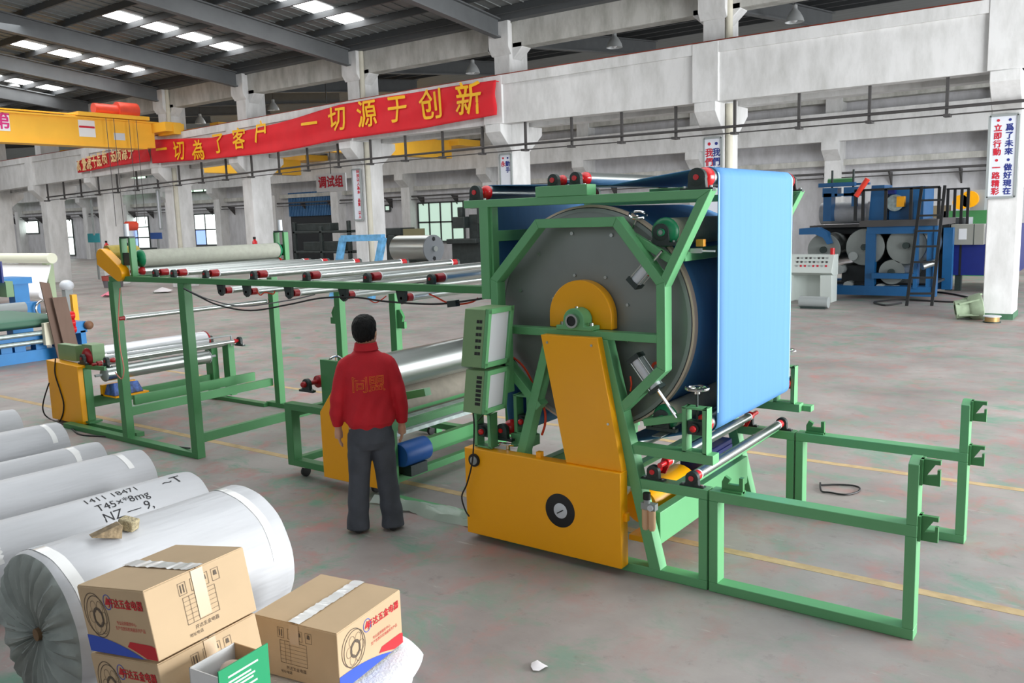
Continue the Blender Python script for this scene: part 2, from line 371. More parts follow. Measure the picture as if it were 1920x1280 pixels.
def window(px0, py0, px1, py1, cols=2, rows=2, pane=PANE, y=39.95, dark=None, fr=.05):
    a = U(px0, py0, y=y); c = U(px1, py1, y=y); x0, x1, z0, z1 = a[0], c[0], c[2], a[2]
    nw[0] += 1; f = MB()
    for i in range(cols+1): xx = x0+(x1-x0)*i/cols; f.box(xx-fr, xx+fr, y-.06, y+.02, z0, z1)
    for j in range(rows+1): zz = z0+(z1-z0)*j/rows; f.box(x0, x1, y-.06, y+.02, zz-fr, zz+fr)
    o = f.build('window_%d' % nw[0], FRAME); o['kind'] = 'structure'
    for i in range(cols):
        for j in range(rows):
            bx('pane', dark[(i, j)] if dark and (i, j) in dark else pane, o, x0+(x1-x0)*i/cols+fr, x0+(x1-x0)*(i+1)/cols-fr, y-.02, y, z0+(z1-z0)*j/rows+fr, z0+(z1-z0)*(j+1)/rows-fr)
PG = mat('pale_green_daylit_glass', (214, 250, 222), .2, emit=1.5)
window(112, 348, 132, 363, 1, 1, PG); window(34, 357, 60, 365, 1, 1, PG)
window(210, 335, 277, 361, 3, 2, PG); window(341, 333, 403, 358, 3, 2, PG); window(505, 333, 512, 358, 1, 1, PG)
window(40, 415, 74, 437, 1, 1, PANE)
window(110, 412, 142, 478, 2, 2, PANE, dark={(0, 0): PANEB}); window(215, 408, 283, 465, 3, 3, PANE, dark={(0, 0): DARK, (1, 1): PANEB, (1, 0): PANEB})
window(345, 403, 409, 459, 3, 2, PANE, dark={(0, 0): DARK, (1, 0): PANEB, (0, 1): PANE})
window(508, 400, 518, 452, 1, 2, PANE); window(784, 381, 872, 452, 4, 2, PANEG)
window(722, 385, 732, 395, 1, 1, PANEG)
a = U(542, 362, y=39.9); c = U(622, 403, y=39.9); e = U(622, 455, y=39.9)
sh = MB()
for i in range(26): xx = a[0]+(c[0]-a[0])*i/26; sh.box(xx, xx+(c[0]-a[0])/26*.55, 39.78, 39.9, c[2], a[2]); sh.box(xx, xx+(c[0]-a[0])/26, 39.84, 39.9, c[2], a[2])
struct('door_1', sh, BLIND, 'half-lowered blue roller shutter in the back wall')
struct('door_2', B(a[0], c[0], 39.9, 39.99, 0, c[2]), DARK, 'dark doorway below the blue shutter')

# ---- bell lamps
ALU = mat('spun_aluminium', (206, 209, 210), .4, .2)
def lamp(px, py, y, lab, s=1.):
    p = U(px, py, y=y); x, z = p[0], p[2]; t = thing('pendant_lamp', (x, y, z-.22*s), lab, 'lamp', 'bell lamps under the roof')
    MB().lathe((x, y, z-.24*s), (x, y, z+2), [(0, .25*s), (.1*s, .225*s), (.24*s, .15*s), (.33*s, .075*s), (.36*s, .07*s), (.44*s, .07*s), (.46*s, .03*s)], 20, False).build('lamp_shade', ALU, t)
    MB().sphere((x, y, z-.14*s), .09*s, 8, (1, 1, 1.3)).build('bulb', WHITE, t)
    MB().cyl((x, y, z+.2*s), (x, y, roofz(y)+.01), .012, 6).build('cord', PIPE, t)
for px, py, y, w, s in ((370, 38, 17., 'beside the bright roof panels nearest the red banner', 1.), (172, 98, 17.2, 'in front of the second strip of bright roof panels', 1.), (25, 152, 17.6, 'over the yellow overhead crane girder', 1.),
                        (886, 124, 24., 'above the gold lettering at the end of the red banner', 1.), (1152, 74, 24., 'above the plain white crane beam', 1.), (1490, 24, 24., 'under the roof beside the bare concrete column top', 1.), (512, 196, 24.5, 'just above the middle of the red banner', 1.), (375, 222, 25., 'above the left end of the red banner with gold lettering', 1.)):
    lamp(px, py, y, 'grey bell-shaped pendant lamp hanging '+w, s)

# ---- overhead cranes
CRY = mat('crane_yellow', (246, 186, 56), .5, var=.06, scale=1.5)
CRO = mat('crane_orange_red', (206, 70, 48), .5, var=.1)
xg = -32.; t = thing('overhead_crane', (xg, 20.2, 5.5), 'yellow overhead crane girder spanning the near bay with an orange hoist on top', 'crane')
MB().prism([(xg-.25, 5.62), (xg+.25, 5.62), (xg+.25, 6.56), (xg-.25, 6.56)], -2, 19.7).build('girder', CRY, t)
MB().box(xg-.36, xg+.36, -2, 19.9, 6.56, 6.62).box(xg-.34, xg+.34, -2, 19.3, 5.56, 5.62).build('flange', CRY, t)
MB().box(xg-.5, xg+1.2, 19.6, 20.3, 6.2, 6.55).box(xg+.2, xg+1.3, 19.9, 20.35, 6.1, 6.5).build('end_truck', CRY, t)
MB().cyl((xg+.1, 17.4, 6.98), (xg+.1, 18.3, 6.98), .2, 16).cyl((xg+.1, 18.3, 7.0), (xg+.1, 19.1, 7.0), .3, 16).build('hoist_motor', CRO, t)
MB().box(xg-.5, xg+.5, 16.6, 19.4, 6.64, 6.78).build('hoist_carriage', CRY, t)
MB().path([(xg+.3, y, 6.68) for y in (-2, 17)], .03).build('handrail', CRY, t)
hk = MB()
for y in (17.6, 17.9, 18.5, 18.8): hk.path([(xg+.55, y, 6.6), (xg+.55, y, 2.6)], .012)
hk.build('hoist_rope', PIPE, t)
MB().cyl((xg+.55, 18, 2.6), (xg+.55, 18.4, 2.6), .18, 14).build('hook_block', CRO, t)
for px, py, w, h, s, mt in ((163, 241, .62, .6, '一', REDT), (2, 228, .55, .6, '第', MAGT)):
    p = U(px, py, x=xg+.26); q = bx('sign_plate', WHITE, t, xg+.255, xg+.265, p[1]-w/2, p[1]+w/2, p[2]-h/2, p[2]+h/2)
    text(s, .62, mt, q, (xg+.27, p[1], p[2]), (0, 1, 0), (0, 0, 1), bold=.012)
p = U(224, 256, x=xg+.26); bx('maker_plate', LGREY, t, xg+.255, xg+.265, p[1]-.22, p[1]+.22, p[2]-.13, p[2]+.13)
for pxe, pye, lab in ((572, 316, 'yellow crane girder in the far bay behind the long red banner'), (852, 283, 'yellow crane girder in the far bay nearest the drum machine')):
    p = U(pxe, pye, y=38.); x = p[0]; t = thing('overhead_crane', (x, 38, p[2]), lab, 'crane')
    bx('girder', CRY, t, x-.3, x+.3, 22.4, 37.4, p[2]-.45, p[2]+.5); bx('end_truck', CRY, t, x-1, x+1, 37.2, 39.1, 6.505, 6.85); bx('end_truck', CRY, t, x-1, x+1, 21.7, 22.6, max(ZT(x-1), ZT(x+1))+.01, ZT(x)+.36)
    bx('hoist', CRY, t, x-.5, x+.5, 33, 36, p[2]+.5, p[2]+.85)
    if pxe < 600:
        q = bx('sign_plate', WHITE, t, x+.31, x+.32, 24.9, 25.7, p[2]-.35, p[2]+.4)
        text('第', .7, MAGT, q, (x+.33, 25.3, p[2]), (0, 1, 0), (0, 0, 1), bold=.012)

# ---- red banners on the crane beam
def banner(name, lab, pts_top, pts_bot, n, y, mt, chars, tm, sq=1.):
    """pts: picture points along the top and the bottom hem"""
    T = [U(*q, y=y) for q in pts_top]; Bt = [U(*q, y=y) for q in pts_bot]
    tx = [q[0] for q in T]; tz = [q[2] for q in T]; bx_ = [q[0] for q in Bt]; bz = [q[2] for q in Bt]
    rows = 14; vs = []; x0, x1 = tx[0], tx[-1]
    def surf(x, v):
        zt, zb = np.interp(x, tx, tz), np.interp(x, bx_, bz); k = (x-x0)/(x1-x0)
        w = .035*math.sin(9*v+18*k+3*math.sin(7*k))*(.35+1.1*v*(1-v))+.02*math.sin(40*k+6*v)
        return (x, y-.05+w, zt+(zb-zt)*v)
    for i in range(n+1):
        for j in range(rows+1): vs.append(surf(x0+(x1-x0)*i/n, j/rows))
    m = MB().add(vs, [(i*(rows+1)+j, (i+1)*(rows+1)+j, (i+1)*(rows+1)+j+1, i*(rows+1)+j+1) for i in range(n) for j in range(rows)], True)
    o = m.build(name, mt); tag(o, lab, 'banner'); md = o.modifiers.new('cloth', 'SOLIDIFY'); md.thickness = .006
    for ch, px, py, sz in chars:
        p = U(px, py, y=y); me = text(ch, sz, tm, o, (p[0], 0, p[2]), (1, 0, 0), (0, 0, 1), squash=sq, bold=.012)
        for vtx in me.data.vertices:
            zt, zb = np.interp(vtx.co.x, tx, tz), np.interp(vtx.co.x, bx_, bz); vv = (vtx.co.z-zt)/(zb-zt)
            vtx.co.y = surf(vtx.co.x, vv)[1]-.05
    for q in (T[0], T[-1]): MB().cyl((q[0], y-.06, q[2]-.03), (q[0], YB+.02, q[2]-.03), .012, 6).build('tie_cord', BANNER, o)
    return o
banner('banner', 'long red cloth banner with gold Chinese lettering sagging along the crane beam',
       [(284, 262), (400, 258), (520, 232), (640, 196), (800, 170), (931, 150)], [(293, 306), (400, 298), (520, 286), (640, 262), (800, 240), (929, 216)], 120, 20.08, BANNER,
       [('一', 308, 283, .8), ('切', 340, 285, .8), ('為', 376, 284, .8), ('了', 413, 271, .8), ('客', 452, 263, .8), ('户', 494, 250, .8), ('一', 585, 236, .85), ('切', 636, 226, .85), ('源', 692, 217, .9), ('于', 748, 208, .9), ('创', 812, 200, .95), ('新', 882, 190, 1.0)], GOLD)
banner('banner', 'short red banner with cream block lettering below the yellow crane girder',
       [(146, 302), (210, 285), (280, 267)], [(150, 324), (215, 312), (279, 303)], 40, 20.08, mat('dull_red_banner', (206, 36, 44), .8, var=.1),
       [('质', 152, 312, .5), ('量', 162, 310, .58), ('源', 171, 307, .62), ('于', 181, 304, .62), ('品', 190, 301, .64), ('质', 200, 297, .66), ('品', 216, 292, .68), ('质', 226, 290, .68), ('源', 237, 288, .68), ('于', 249, 286, .66)], CREAMT, .62)
# ---- slogan boards on the columns and the workshop sign
BOARD = mat('white_sign_board', (222, 226, 236), .4)
def board(lab, px0, py0, px1, py1, y, left, right, lm, rm, dots=()):
    a = U(px0, py0, y=y); c = U(px1, py1, y=y); x0, x1, z0, z1 = a[0], c[0], c[2], a[2]
    t = thing('slogan_board', ((x0+x1)/2, y, z0), lab, 'sign', 'slogan boards on the columns')
    bx('board', BOARD, t, x0, x1, y-.03, y, z0, z1)
    f = MB(); w = .025
    f.box(x0-w, x0+w, y-.045, y, z0, z1).box(x1-w, x1+w, y-.045, y, z0, z1).box(x0, x1, y-.045, y, z0-w, z0+w).box(x0, x1, y-.045, y, z1-w, z1+w); f.build('frame', GREYP, t)
    for s, u, mt in ((left, .3, lm), (right, .71, rm)):
        n = len(s); xx = x0+(x1-x0)*u
        for i, ch in enumerate(s):
            zz = z1-(z1-z0)*(i+.62)/(n+.35)
            if ch == ' ': continue
            if ch == '●':
                MB().cyl((xx, y-.034, zz), (xx, y-.03, zz), (z1-z0)/n*.17, 14).build('dot', mt, t); continue
            text(ch, (z1-z0)/n*.92, mt, t, (xx, y-.034, zz), (1, 0, 0), (0, 0, 1), bold=.006)
board('large white slogan board with blue and red lettering beside the blue machines', 1857, 218, 1903, 369, 20.66, '●立即行動●一路精彩', '●爲了未來●做好現在', REDT, BLUET)
board('white slogan board partly hidden behind the bright blue belt', 1321, 260, 1353, 420, 20.66, '●我們做     ', '●我們想     ', REDT, BLUET)
board('white slogan board rising behind the top rollers of the drum machine', 938, 290, 963, 430, 20.66, '●永          ', '●動手         ', REDT, BLUET)
board('narrow white slogan board on the column beside the workshop name sign', 661, 318, 681, 412, 20.66, '            ', '科技以人為本 品質 以人', BLUET, REDT)
board('narrow slogan board on the column with the beige downpipe at the banner end', 294, 356, 305, 429, 20.6, '        ', '        ', BLUET, REDT)
board('narrow slogan board on the column next to the teal wall sign', 170, 374, 178, 440, 20.6, '        ', '        ', BLUET, REDT)
a = U(592, 328, y=24.5); c = U(649, 357, y=24.5); t = thing('workshop_sign', ((a[0]+c[0])/2, 24.5, c[2]), 'grey workshop sign with three red Chinese characters beside a column', 'sign')
bx('board', mat('sign_grey', (222, 222, 224), .5), t, a[0], c[0], 24.5, 24.56, c[2], a[2])
text('调试组', .9*(a[2]-c[2])*.78, REDT, t, ((a[0]+c[0])/2, 24.49, (a[2]+c[2])/2), (1, 0, 0), (0, 0, 1), bold=.016)
MB().cyl(((a[0]+c[0])/2, 24.53, a[2]), ((a[0]+c[0])/2, 24.53, roofz(24.5)+.01), .02, 8).build('hanger', PIPE, t)
o = B(X0, X1, 20.55, 21.35, 8.03, 8.55).build('valley_gutter', STRUT); o['kind'] = 'structure'
# ================================================================== DRUM LAMINATING MACHINE
YN, YF = 5.0, 6.71            # near faces of the two side frames
TD = .1                       # tube depth
DX, DZ, DR = -3.145, 1.722, .785
M = thing('drum_laminator', (-3.1, 5.9, 0), 'tall green laminating machine with a big grey drum wrapped by a bright blue belt', 'machine')
OCT = [(-3.49, 1.06), (-3.872, 1.43), (-3.872, 2.012), (-3.455, 2.437), (-2.803, 2.437), (-2.457, 2.015), (-2.457, 1.43), (-2.835, 1.06)]
def tube(a, b, y, w=.062, inset=1, m=GREEN, name='frame_tube', d=TD, parent=None, flip=1):
    """square tube between two side-view points (x, z); its outer edge is on the line a-b"""
    ax, az = a; bx_, bz = b; L = math.hypot(bx_-ax, bz-az); nx, nz = (bz-az)/L*inset*flip, -(bx_-ax)/L*inset*flip
    poly = [(ax, az), (bx_, bz), (bx_+nx*w, bz+nz*w), (ax+nx*w, az+nz*w)]
    return MB().prism(poly, y, y+d).build(name, m, parent or M, .004)
def ring_tubes(pts, y, w, sgn):
    """mitred chain of tubes with the given outer outline"""
    P = [Vector((p[0], p[1])) for p in pts]; inn = []
    for i, p in enumerate(P):
        ns = []
        if i > 0: d = (p-P[i-1]).normalized(); ns.append(Vector((d.y, -d.x))*sgn)
        if i < len(P)-1: d = (P[i+1]-p).normalized(); ns.append(Vector((d.y, -d.x))*sgn)
        n = sum(ns, Vector((0, 0))).normalized(); inn.append(p+n*(w/max(.3, n.dot(ns[0]))))
    for i in range(len(P)-1):
        MB().prism([tuple(P[i]), tuple(P[i+1]), tuple(inn[i+1]), tuple(inn[i])], y, y+TD).build('frame_tube', GREEN, M, .004)
for y in (YN, YF):
    ring_tubes(OCT, y, .064, 1)
    ring_tubes([(-2.457, 1.98), (-2.145, 2.588), (-4.1, 2.588)], y+.003, .056, -1)            # V tube and top rail
    bx('upright', GREEN, M, -3.955, -3.875, y, y+TD, 1.86, 2.535, bev=.004)
    bx('bolt_strip', GREEN, M, -3.875, -3.855, y+.03, y+TD, 1.9, 2.535)
    bx('axle_beam', GREEN, M, -3.81, -2.50, y+.006, y+TD-.004, 1.612, 1.667, bev=.004)
    # A-frame legs
    MB().prism([(-3.40, 1.612), (-3.325, 1.612), (-3.60, .73), (-3.60, .55), (-3.675, .55), (-3.675, .73)], y-.003, y+TD-.003).build('leg', GREEN, M, .004)
    MB().prism([(-2.97, 1.612), (-2.885, 1.612), (-2.50, .06), (-2.585, .06)], y-.004, y+TD-.004).build('leg', GREEN, M, .004)
    # base frame
    bx('base_beam', GREEN, M, -4.08, -2.168, y, y+TD, 0, .064, bev=.004)
    bx('deck_beam', GREEN, M, -4.08, -2.168, y+.002, y+TD-.002, .612, .678, bev=.004)
    bx('end_post', GREEN, M, -2.228, -2.168, y, y+TD, .064, .612, bev=.004)
    bx('end_post', GREEN, M, -4.08, -4.02, y, y+TD, .064, .612, bev=.004)
    # shelf carrying the belt tension slide
    bx('shelf_beam', GREEN, M, -2.72, -2.13, y+.005, y+TD+.005, .845, .91, bev=.004)
# cross members between the frames
for x0, x1, z0, z1 in ((-2.62, -2.55, .2, .43), (-3.64, -3.57, .5, .62), (-2.43, -2.36, 2.14, 2.215), (-3.95, -3.88, 2.28, 2.36), (-4.07, -4.0, .1, .2), (-2.9, -2.84, .62, .66), (-3.3, -3.2, .56, .66), (-2.44, -2.36, .62, .67)):
    bx('cross_beam', GREEN, M, x0, x1, YN+TD, YF, z0, z1, bev=.004)
# ---- drum
dr = MB().lathe((DX, 5.2, DZ), (DX, 6.6, DZ), [(0, .02), (0, DR-.012), (.02, DR), (1.38, DR), (1.4, DR-.012), (1.4, .02)], 96).build('drum', DISC, M)
MB().lathe((DX, 5.196, DZ), (DX, 5.3, DZ), [(0, DR-.03), (.0, DR-.005), (.03, DR-.005), (.03, DR-.03)], 96, False).build('rim', GREYP, dr)
MB().lathe((DX, 5.205, DZ), (DX, 5.3, DZ), [(0, DR+.001), (.0, DR+.016), (.05, DR+.018), (.05, DR+.001)], 96, False).build('felt_edge', mat('pinkish_felt', (222, 200, 184), .9), dr)
bo = MB()
for k in range(12): g = math.radians(30*k+12); bo.cyl((DX+.62*math.cos(g), 5.188, DZ+.62*math.sin(g)), (DX+.62*math.cos(g), 5.2, DZ+.62*math.sin(g)), .014, 6)
for k in range(8): g = math.radians(45*k+20); bo.cyl((DX+.33*math.cos(g), 5.188, DZ+.33*math.sin(g)), (DX+.33*math.cos(g), 5.2, DZ+.33*math.sin(g)), .012, 6)
bo.build('bolt_heads', STEEL, dr)['kind'] = 'stuff'
# ---- belt: one endless loop, drum wrap + outer run
TRX, TRZ, TRR = -2.255, 2.665, .062         # top right roller
TLX, TLZ, TLR = -4.005, 2.645, .05          # top left roller
BRX, BRZ, BRR = -2.258, 1.075, .062          # bottom right roller
def ln(a, b, n): return [(a[0]+(b[0]-a[0])*i/n, a[1]+(b[1]-a[1])*i/n) for i in range(n)]
loop = arc(DX, DZ, DR+.008, -86, 238, 60)                              # round the drum
loop += ln(loop[-1], (-3.80, .93), 4)+arc(-3.84, .86, .06, 60, -170, 8)+ln((-3.9, .86), (TLX-TLR-.004, 2.5), 6)
loop += arc(TLX, TLZ, TLR+.004, 180, 80, 7)+ln((TLX+.01, TLZ+TLR+.004), (-2.95, 2.655), 4)+ln((-2.95, 2.655), (TRX-.02, TRZ+TRR+.004), 5)
loop += arc(TRX, TRZ, TRR+.004, 96, 0, 10)+ln((TRX+TRR+.004, TRZ), (BRX+BRR+.004, BRZ), 24)+arc(BRX, BRZ, BRR+.004, 0, -105, 10)
loop += ln((BRX-.02, BRZ-BRR-.004), (-2.95, .83), 5)+arc(-2.96, .77, .06, 80, 150, 3)
BY0, BY1, NB = 5.215, 6.64, 10
vs = []; n = len(loop)
for j in range(NB+1):
    for (x, z) in loop: vs.append((x, BY0+(BY1-BY0)*j/NB, z))
fs = [(j*n+i, j*n+i+1, (j+1)*n+i+1, (j+1)*n+i) for j in range(NB) for i in range(n-1)]
be = MB().add(vs, fs, True).build('belt', BLUEB, M); md = be.modifiers.new('cloth', 'SOLIDIFY'); md.thickness = .006; md.offset = 0
tag(be, 'bright blue endless fabric belt with pale edges')
EDGE = mat('pale_belt_edge', (140, 184, 232), .7)
for y0, y1 in ((BY0, BY0+.02), (BY1-.02, BY1)):
    sub = [p for p in loop if p[0] > -2.3]
    k0 = [i for i, p in enumerate(loop) if abs(p[0]-(TRX+TRR+.004)) < 1e-6 and p[1] > 2.5][0]
    run = [(x+.0035, z) for x, z in loop[k0-6:k0+25]]
    ed = MB().add([(x, y, z) for y in (y0, y1) for x, z in run], [(i, i+1, len(run)+i+1, len(run)+i) for i in range(len(run)-1)])
    ed.build('selvedge', EDGE, be)
# ---- rollers
def pillow(parent, x, y, z, r=.03, m=IRON, base=True, dz=0.):
    """cast bearing block whose axis is along y"""
    h = r*1.7
    b = MB().lathe((x, y-.022, z), (x, y+.022, z), [(0, h*.8), (.004, h), (.04, h), (.044, h*.8)], 18)
    b.prism([(x-h*.95, z), (x+h*.95, z), (x+h*1.05, z-h*1.15), (x-h*1.05, z-h*1.15)], y-.018, y+.018)
    if base: b.box(x-h*1.9, x+h*1.9, y-.022, y+.022, z-h*1.5, z-h*1.12)
    o = b.build('bearing', m, parent)
    MB().cyl((x-h*1.5, y, z-h*1.15), (x-h*1.5, y, z-h*.9), .011, 6).cyl((x+h*1.5, y, z-h*1.15), (x+h*1.5, y, z-h*.9), .011, 6).build('bolt', STEEL, o)
    return o
def roller(parent, x, z, r, y0, y1, yb0, yb1, m=STEEL, cap=RED, capl=.07, pr=None, bear=True, name='roller', ring=True, sh=.018, x2=None, z2=None):
    """roller body y0..y1 with end caps and bearings at yb0 / yb1"""
    x2 = x if x2 is None else x2; z2 = z if z2 is None else z2
    A = Vector((x, y0, z)); Bv = Vector((x2, y1, z2)); d = (Bv-A).normalized()
    o = MB().cyl(A, Bv, r, 24).build(name, m, parent)
    for e, s, yb in ((A, -1, yb0), (Bv, 1, yb1)):
        MB().lathe(e, e+d*s, [(0, r*1.02), (capl*.96, r*1.0), (capl, r*.9), (capl, sh)] if ring else [(0, r*1.06), (capl*.3, r*1.04), (capl*.7, r*.85), (capl*.95, r*.5), (capl, sh)], 20).build('end_cap', cap, o)
        L = abs(yb-e.y)+.03
        MB().cyl(e, e+d*s*L, sh, 12).build('shaft_end', cap, o)
        if ring: MB().cyl(e-d*s*.002, e+d*s*.012, r*1.07, 20).build('ring', WHITE, o)
        if bear: pillow(parent, e.x, yb, e.z, pr or .03)
    return o
p = U(1297, 326, y=5.05)
roller(M, TRX, TRZ, TRR, 5.17, 6.68, 5.05, 6.76, capl=.07, pr=.034, ring=False)
roller(M, TLX, TLZ, TLR, 5.17, 6.64, 5.04, 6.76, capl=.06, ring=False)
bx('roller_rest', GREEN, M, -3.44, -3.02, YN-.01, YN+TD+.01, 2.588, 2.66, bev=.003); bx('roller_rest', GREEN, M, -3.44, -3.02, YF, YF+TD, 2.588, 2.66, bev=.003)
roller(M, -3.32, 2.70, .036, 5.16, 6.62, 5.05, 6.75, ring=False, capl=.05, pr=.025); roller(M, -3.14, 2.705, .043, 5.18, 6.62, 5.05, 6.75, ring=False, capl=.06, pr=.025)
roller(M, BRX, BRZ, BRR-.004, 5.17, 6.68, 5.05, 6.76, ring=False, capl=.06, bear=False)
roller(M, -3.84, .86, .056, 5.17, 6.66, 5.05, 6.76, ring=False)
roller(M, -2.96, .765, .056, 5.17, 6.66, 5.05, 6.76, ring=False, cap=DRED)
# deck rollers that guide the fabric
a = U(1300, 892, y=5.05); b_ = U(1237, 890, y=5.05)
roller(M, a[0], .735, .032, 5.13, 6.65, 5.04, 6.76, capl=.075, pr=.026)
roller(M, b_[0]+.02, .79, .03, 5.16, 6.6, 5.04, 6.76, capl=.07, pr=.026, bear=False)
r2 = roller(M, b_[0]-.04, .735, .026, 5.16, 6.6, 5.04, 6.76, capl=.07, pr=.026)
for y in (5.13, 6.63): MB().prism([(b_[0]-.07, .70), (b_[0]+.0, .70), (b_[0]+.055, .82), (b_[0]-.01, .83)], y, y+.02).build('swing_arm', RED, M)
bx('dancer_bar', GREEN, M, -2.33, -2.29, 5.1, 6.71, .682, .72)
for yk in (5.35, 5.65, 6.2): MB().cyl((-2.31, yk, .72), (-2.31, yk, .76), .014, 8).build('bolt', STEEL, M)
# ---- tension slides with hand wheels (near and far, right end)
def slide(x, y, z0, z1, w, wheel=None, rz=None):
    t = .03
    o = MB().box(x-w/2, x-w/2+t, y-.05, y+.04, z0, z1).box(x+w/2-t, x+w/2, y-.05, y+.04, z0, z1).box(x-w/2, x+w/2, y-.05, y+.04, z1-.012, z1).box(x-w/2, x+w/2, y-.05, y+.04, z0, z0+.012).build('slide_frame', GREEN, M, .003)
    bz = rz or (z0+z1)/2
    bl = MB().box(x-.05, x+.05, y-.035, y+.03, bz-.045, bz+.045).lathe((x, y-.06, bz), (x, y+.03, bz), [(0, .034), (.09, .04)], 16).build('slide_block', IRON, o)
    MB().dome((x, y-.085, bz), (x, y-.055, bz), .022, 14).build('shaft_end', RED, o)
    if wheel:
        MB().cyl((x, y, bz), (x, y, wheel), .008, 8).build('screw', IRON, o)
        hw = MB().torus((x, y, wheel), (0, 0, 1), .07, .011).cyl((x, y, wheel-.035), (x, y, wheel+.012), .02, 12)
        for g in range(3): hw.path([(x, y, wheel), (x+.07*math.cos(2.1*g), y+.07*math.sin(2.1*g), wheel)], .007)
        hw.build('hand_wheel', CHROME, o)
slide(BRX, 5.05, .91, 1.21, .17, 1.33, BRZ); slide(BRX, 6.76, .91, 1.21, .17, 1.33, BRZ)
bx('far_shelf', GREEN, M, -2.7, -2.06, 6.78, 6.86, .845, .89)
p = U(914, 800, y=5.0); slide(-3.95, 4.99, .735, 1.0, .16, None, .86)
p = U(972, 775, y=5.1); slide(-3.7, 5.16, .83, 1.13, .15, None, .93)
bx('slide_arm', GREEN, M, -3.8, -3.6, 5.1, 5.2, .75, .83, bev=.003)
# small hand wheel lying above the drive cover
w = MB().torus((-3.77, 5.02, .765), (0, .3, 1), .07, .011); w.path([(-3.84, 5.02, .765), (-3.7, 5.02, .765)], .008).cyl((-3.77, 5.02, .70), (-3.77, 5.02, .765), .018, 10); w.build('hand_wheel', CHROME, M)
# ---- drive covers
cv = MB().box(-4.10, -2.745, 4.9, 5.0, .05, .728).build('drive_cover', YEL, M, .006); tag(cv, 'large yellow sheet metal drive cover')
c = U(1050, 957, y=4.899)
MB().lathe((c[0], 4.897, c[2]), (c[0], 4.93, c[2]), [(0, .118), (.002, .124)], 40).build('gauge_hole', RUB, cv)
gg = MB().lathe((c[0]+.005, 4.893, c[2]), (c[0]+.005, 4.91, c[2]), [(0, .05), (.003, .056)], 28).build('gauge', LGREY, cv)
MB().path([(c[0]-.02, 4.891, c[2]-.02), (c[0]+.03, 4.891, c[2]+.01)], .004).build('pointer', RUB, gg)
k = U(890, 862, y=4.899); MB().cyl((k[0], 4.885, k[2]), (k[0], 4.9, k[2]), .05, 24).build('speed_knob', RUB, cv); MB().cyl((k[0]+.004, 4.876, k[2]), (k[0]+.004, 4.886, k[2]), .032, 20).build('knob_face', GREYP, cv)
for x, z in ((-3.44, .735), (-2.74, .40)): bx('catch', YEL, cv, x-.02, x+.02, 4.94, 4.98, z-.02, z+.035)
sc_ = MB().prism([(-3.385, 1.632), (-2.925, 1.632), (-2.748, .728), (-3.195, .728)], 4.93, 4.999).build('chain_cover', YEL, M, .004)
for x, z in ((-2.97, 1.58), (-3.33, 1.58), (-2.85, 1.05)): MB().cyl((x, 4.925, z), (x, 4.932, z), .009, 8).build('screw', STEEL, sc_)
GX, GZ, GR = U(1089, 600, y=5.12)[0], 1.75, .255
gd = MB().prism([(GX-GR, 1.667)]+arc(GX, GZ, GR, 180, 0, 26)+[(GX+GR, 1.667)], 5.105, 5.19).build('gear_guard', YEL, M, .006)
# ---- axle bearing
pb = MB().prism([(DX-.145, 1.667), (DX+.145, 1.667), (DX+.145, 1.7), (DX+.085, 1.7)]+arc(DX, 1.735, .085, 0, 180, 16)+[(DX-.085, 1.7), (DX-.145, 1.7)], 4.985, 5.1).build('axle_bearing', GREEN, M, .006)
MB().lathe((DX, 4.955, 1.735), (DX, 5.2, 1.735), [(0, .036), (0, .05), (.2, .05)], 28, False).build('axle_tube', STEEL, pb)
MB().cyl((DX, 4.962, 1.735), (DX, 4.975, 1.735), .037, 24).build('axle_bore', RUB, pb)
MB().cyl((DX+.118, 5.03, 1.70), (DX+.118, 5.03, 1.72), .015, 8).cyl((DX-.118, 5.03, 1.70), (DX-.118, 5.03, 1.72), .015, 8).cyl((DX, 5.03, 1.815), (DX, 5.03, 1.83), .01, 8).build('bolt', STEEL, pb)
# ---- pressing rollers with air cylinders
def press(cx, cz, r, arm, cyl0, cyl1):
    g = roller(M, cx, cz, r, 5.17, 6.58, 5.12, 6.7, m=FELT, cap=TEAL, capl=.05, ring=False, sh=.025, bear=False)
    MB().lathe((cx, 5.155, cz), (cx, 5.2, cz), [(0, r*.72), (0, r*1.01), (.02, r*1.01)], 24, False).build('felt_rim', FELT, g)
    pillow(M, cx-.01, 5.13, cz, .034)
    MB().dome((cx, 5.085, cz), (cx, 5.11, cz), .022).build('shaft_end', RED if cz < 1.5 else GREYP, g)
    MB().bar((arm[0], 5.1, arm[1]), (arm[2], 5.1, arm[3]), .05, .05).build('press_arm', GREEN, M, .003)
    a, b = Vector((cyl0[0], 5.05, cyl0[1])), Vector((cyl1[0], 5.05, cyl1[1])); d = (b-a).normalized(); L = (b-a).length
    cy = MB().cyl(a, a+d*L*.52, .042, 18).build('air_cylinder', LGREY, M)
    MB().bar(a-d*.012, a+d*.02, .095, .095).build('cylinder_cap', IRON, cy); MB().bar(a+d*L*.5, a+d*L*.55, .095, .095).build('cylinder_cap', IRON, cy)
    MB().cyl(a, b, .011, 8).build('piston_rod', CHROME, cy)
    rod = MB()
    for sx in (-.036, .036):
        for sy in (-.036, .036):
            off = Vector((d.z*sx, sy, -d.x*sx)); rod.cyl(a+off, a+off+d*L*.54, .005, 6)
    rod.build('tie_rods', STEEL, cy)['kind'] = 'stuff'
    return g
p = U(1247, 435, y=5.16)
press(p[0], p[2], .092, (-2.76, 2.32, -2.42, 2.13), (-2.70, 2.0), (-2.50, 2.21))
p = U(1250, 782, y=5.16)
press(p[0]-.01, p[2], .085, (-2.66, 1.05, -2.36, 1.12), (-2.70, 1.50), (-2.40, 1.12))
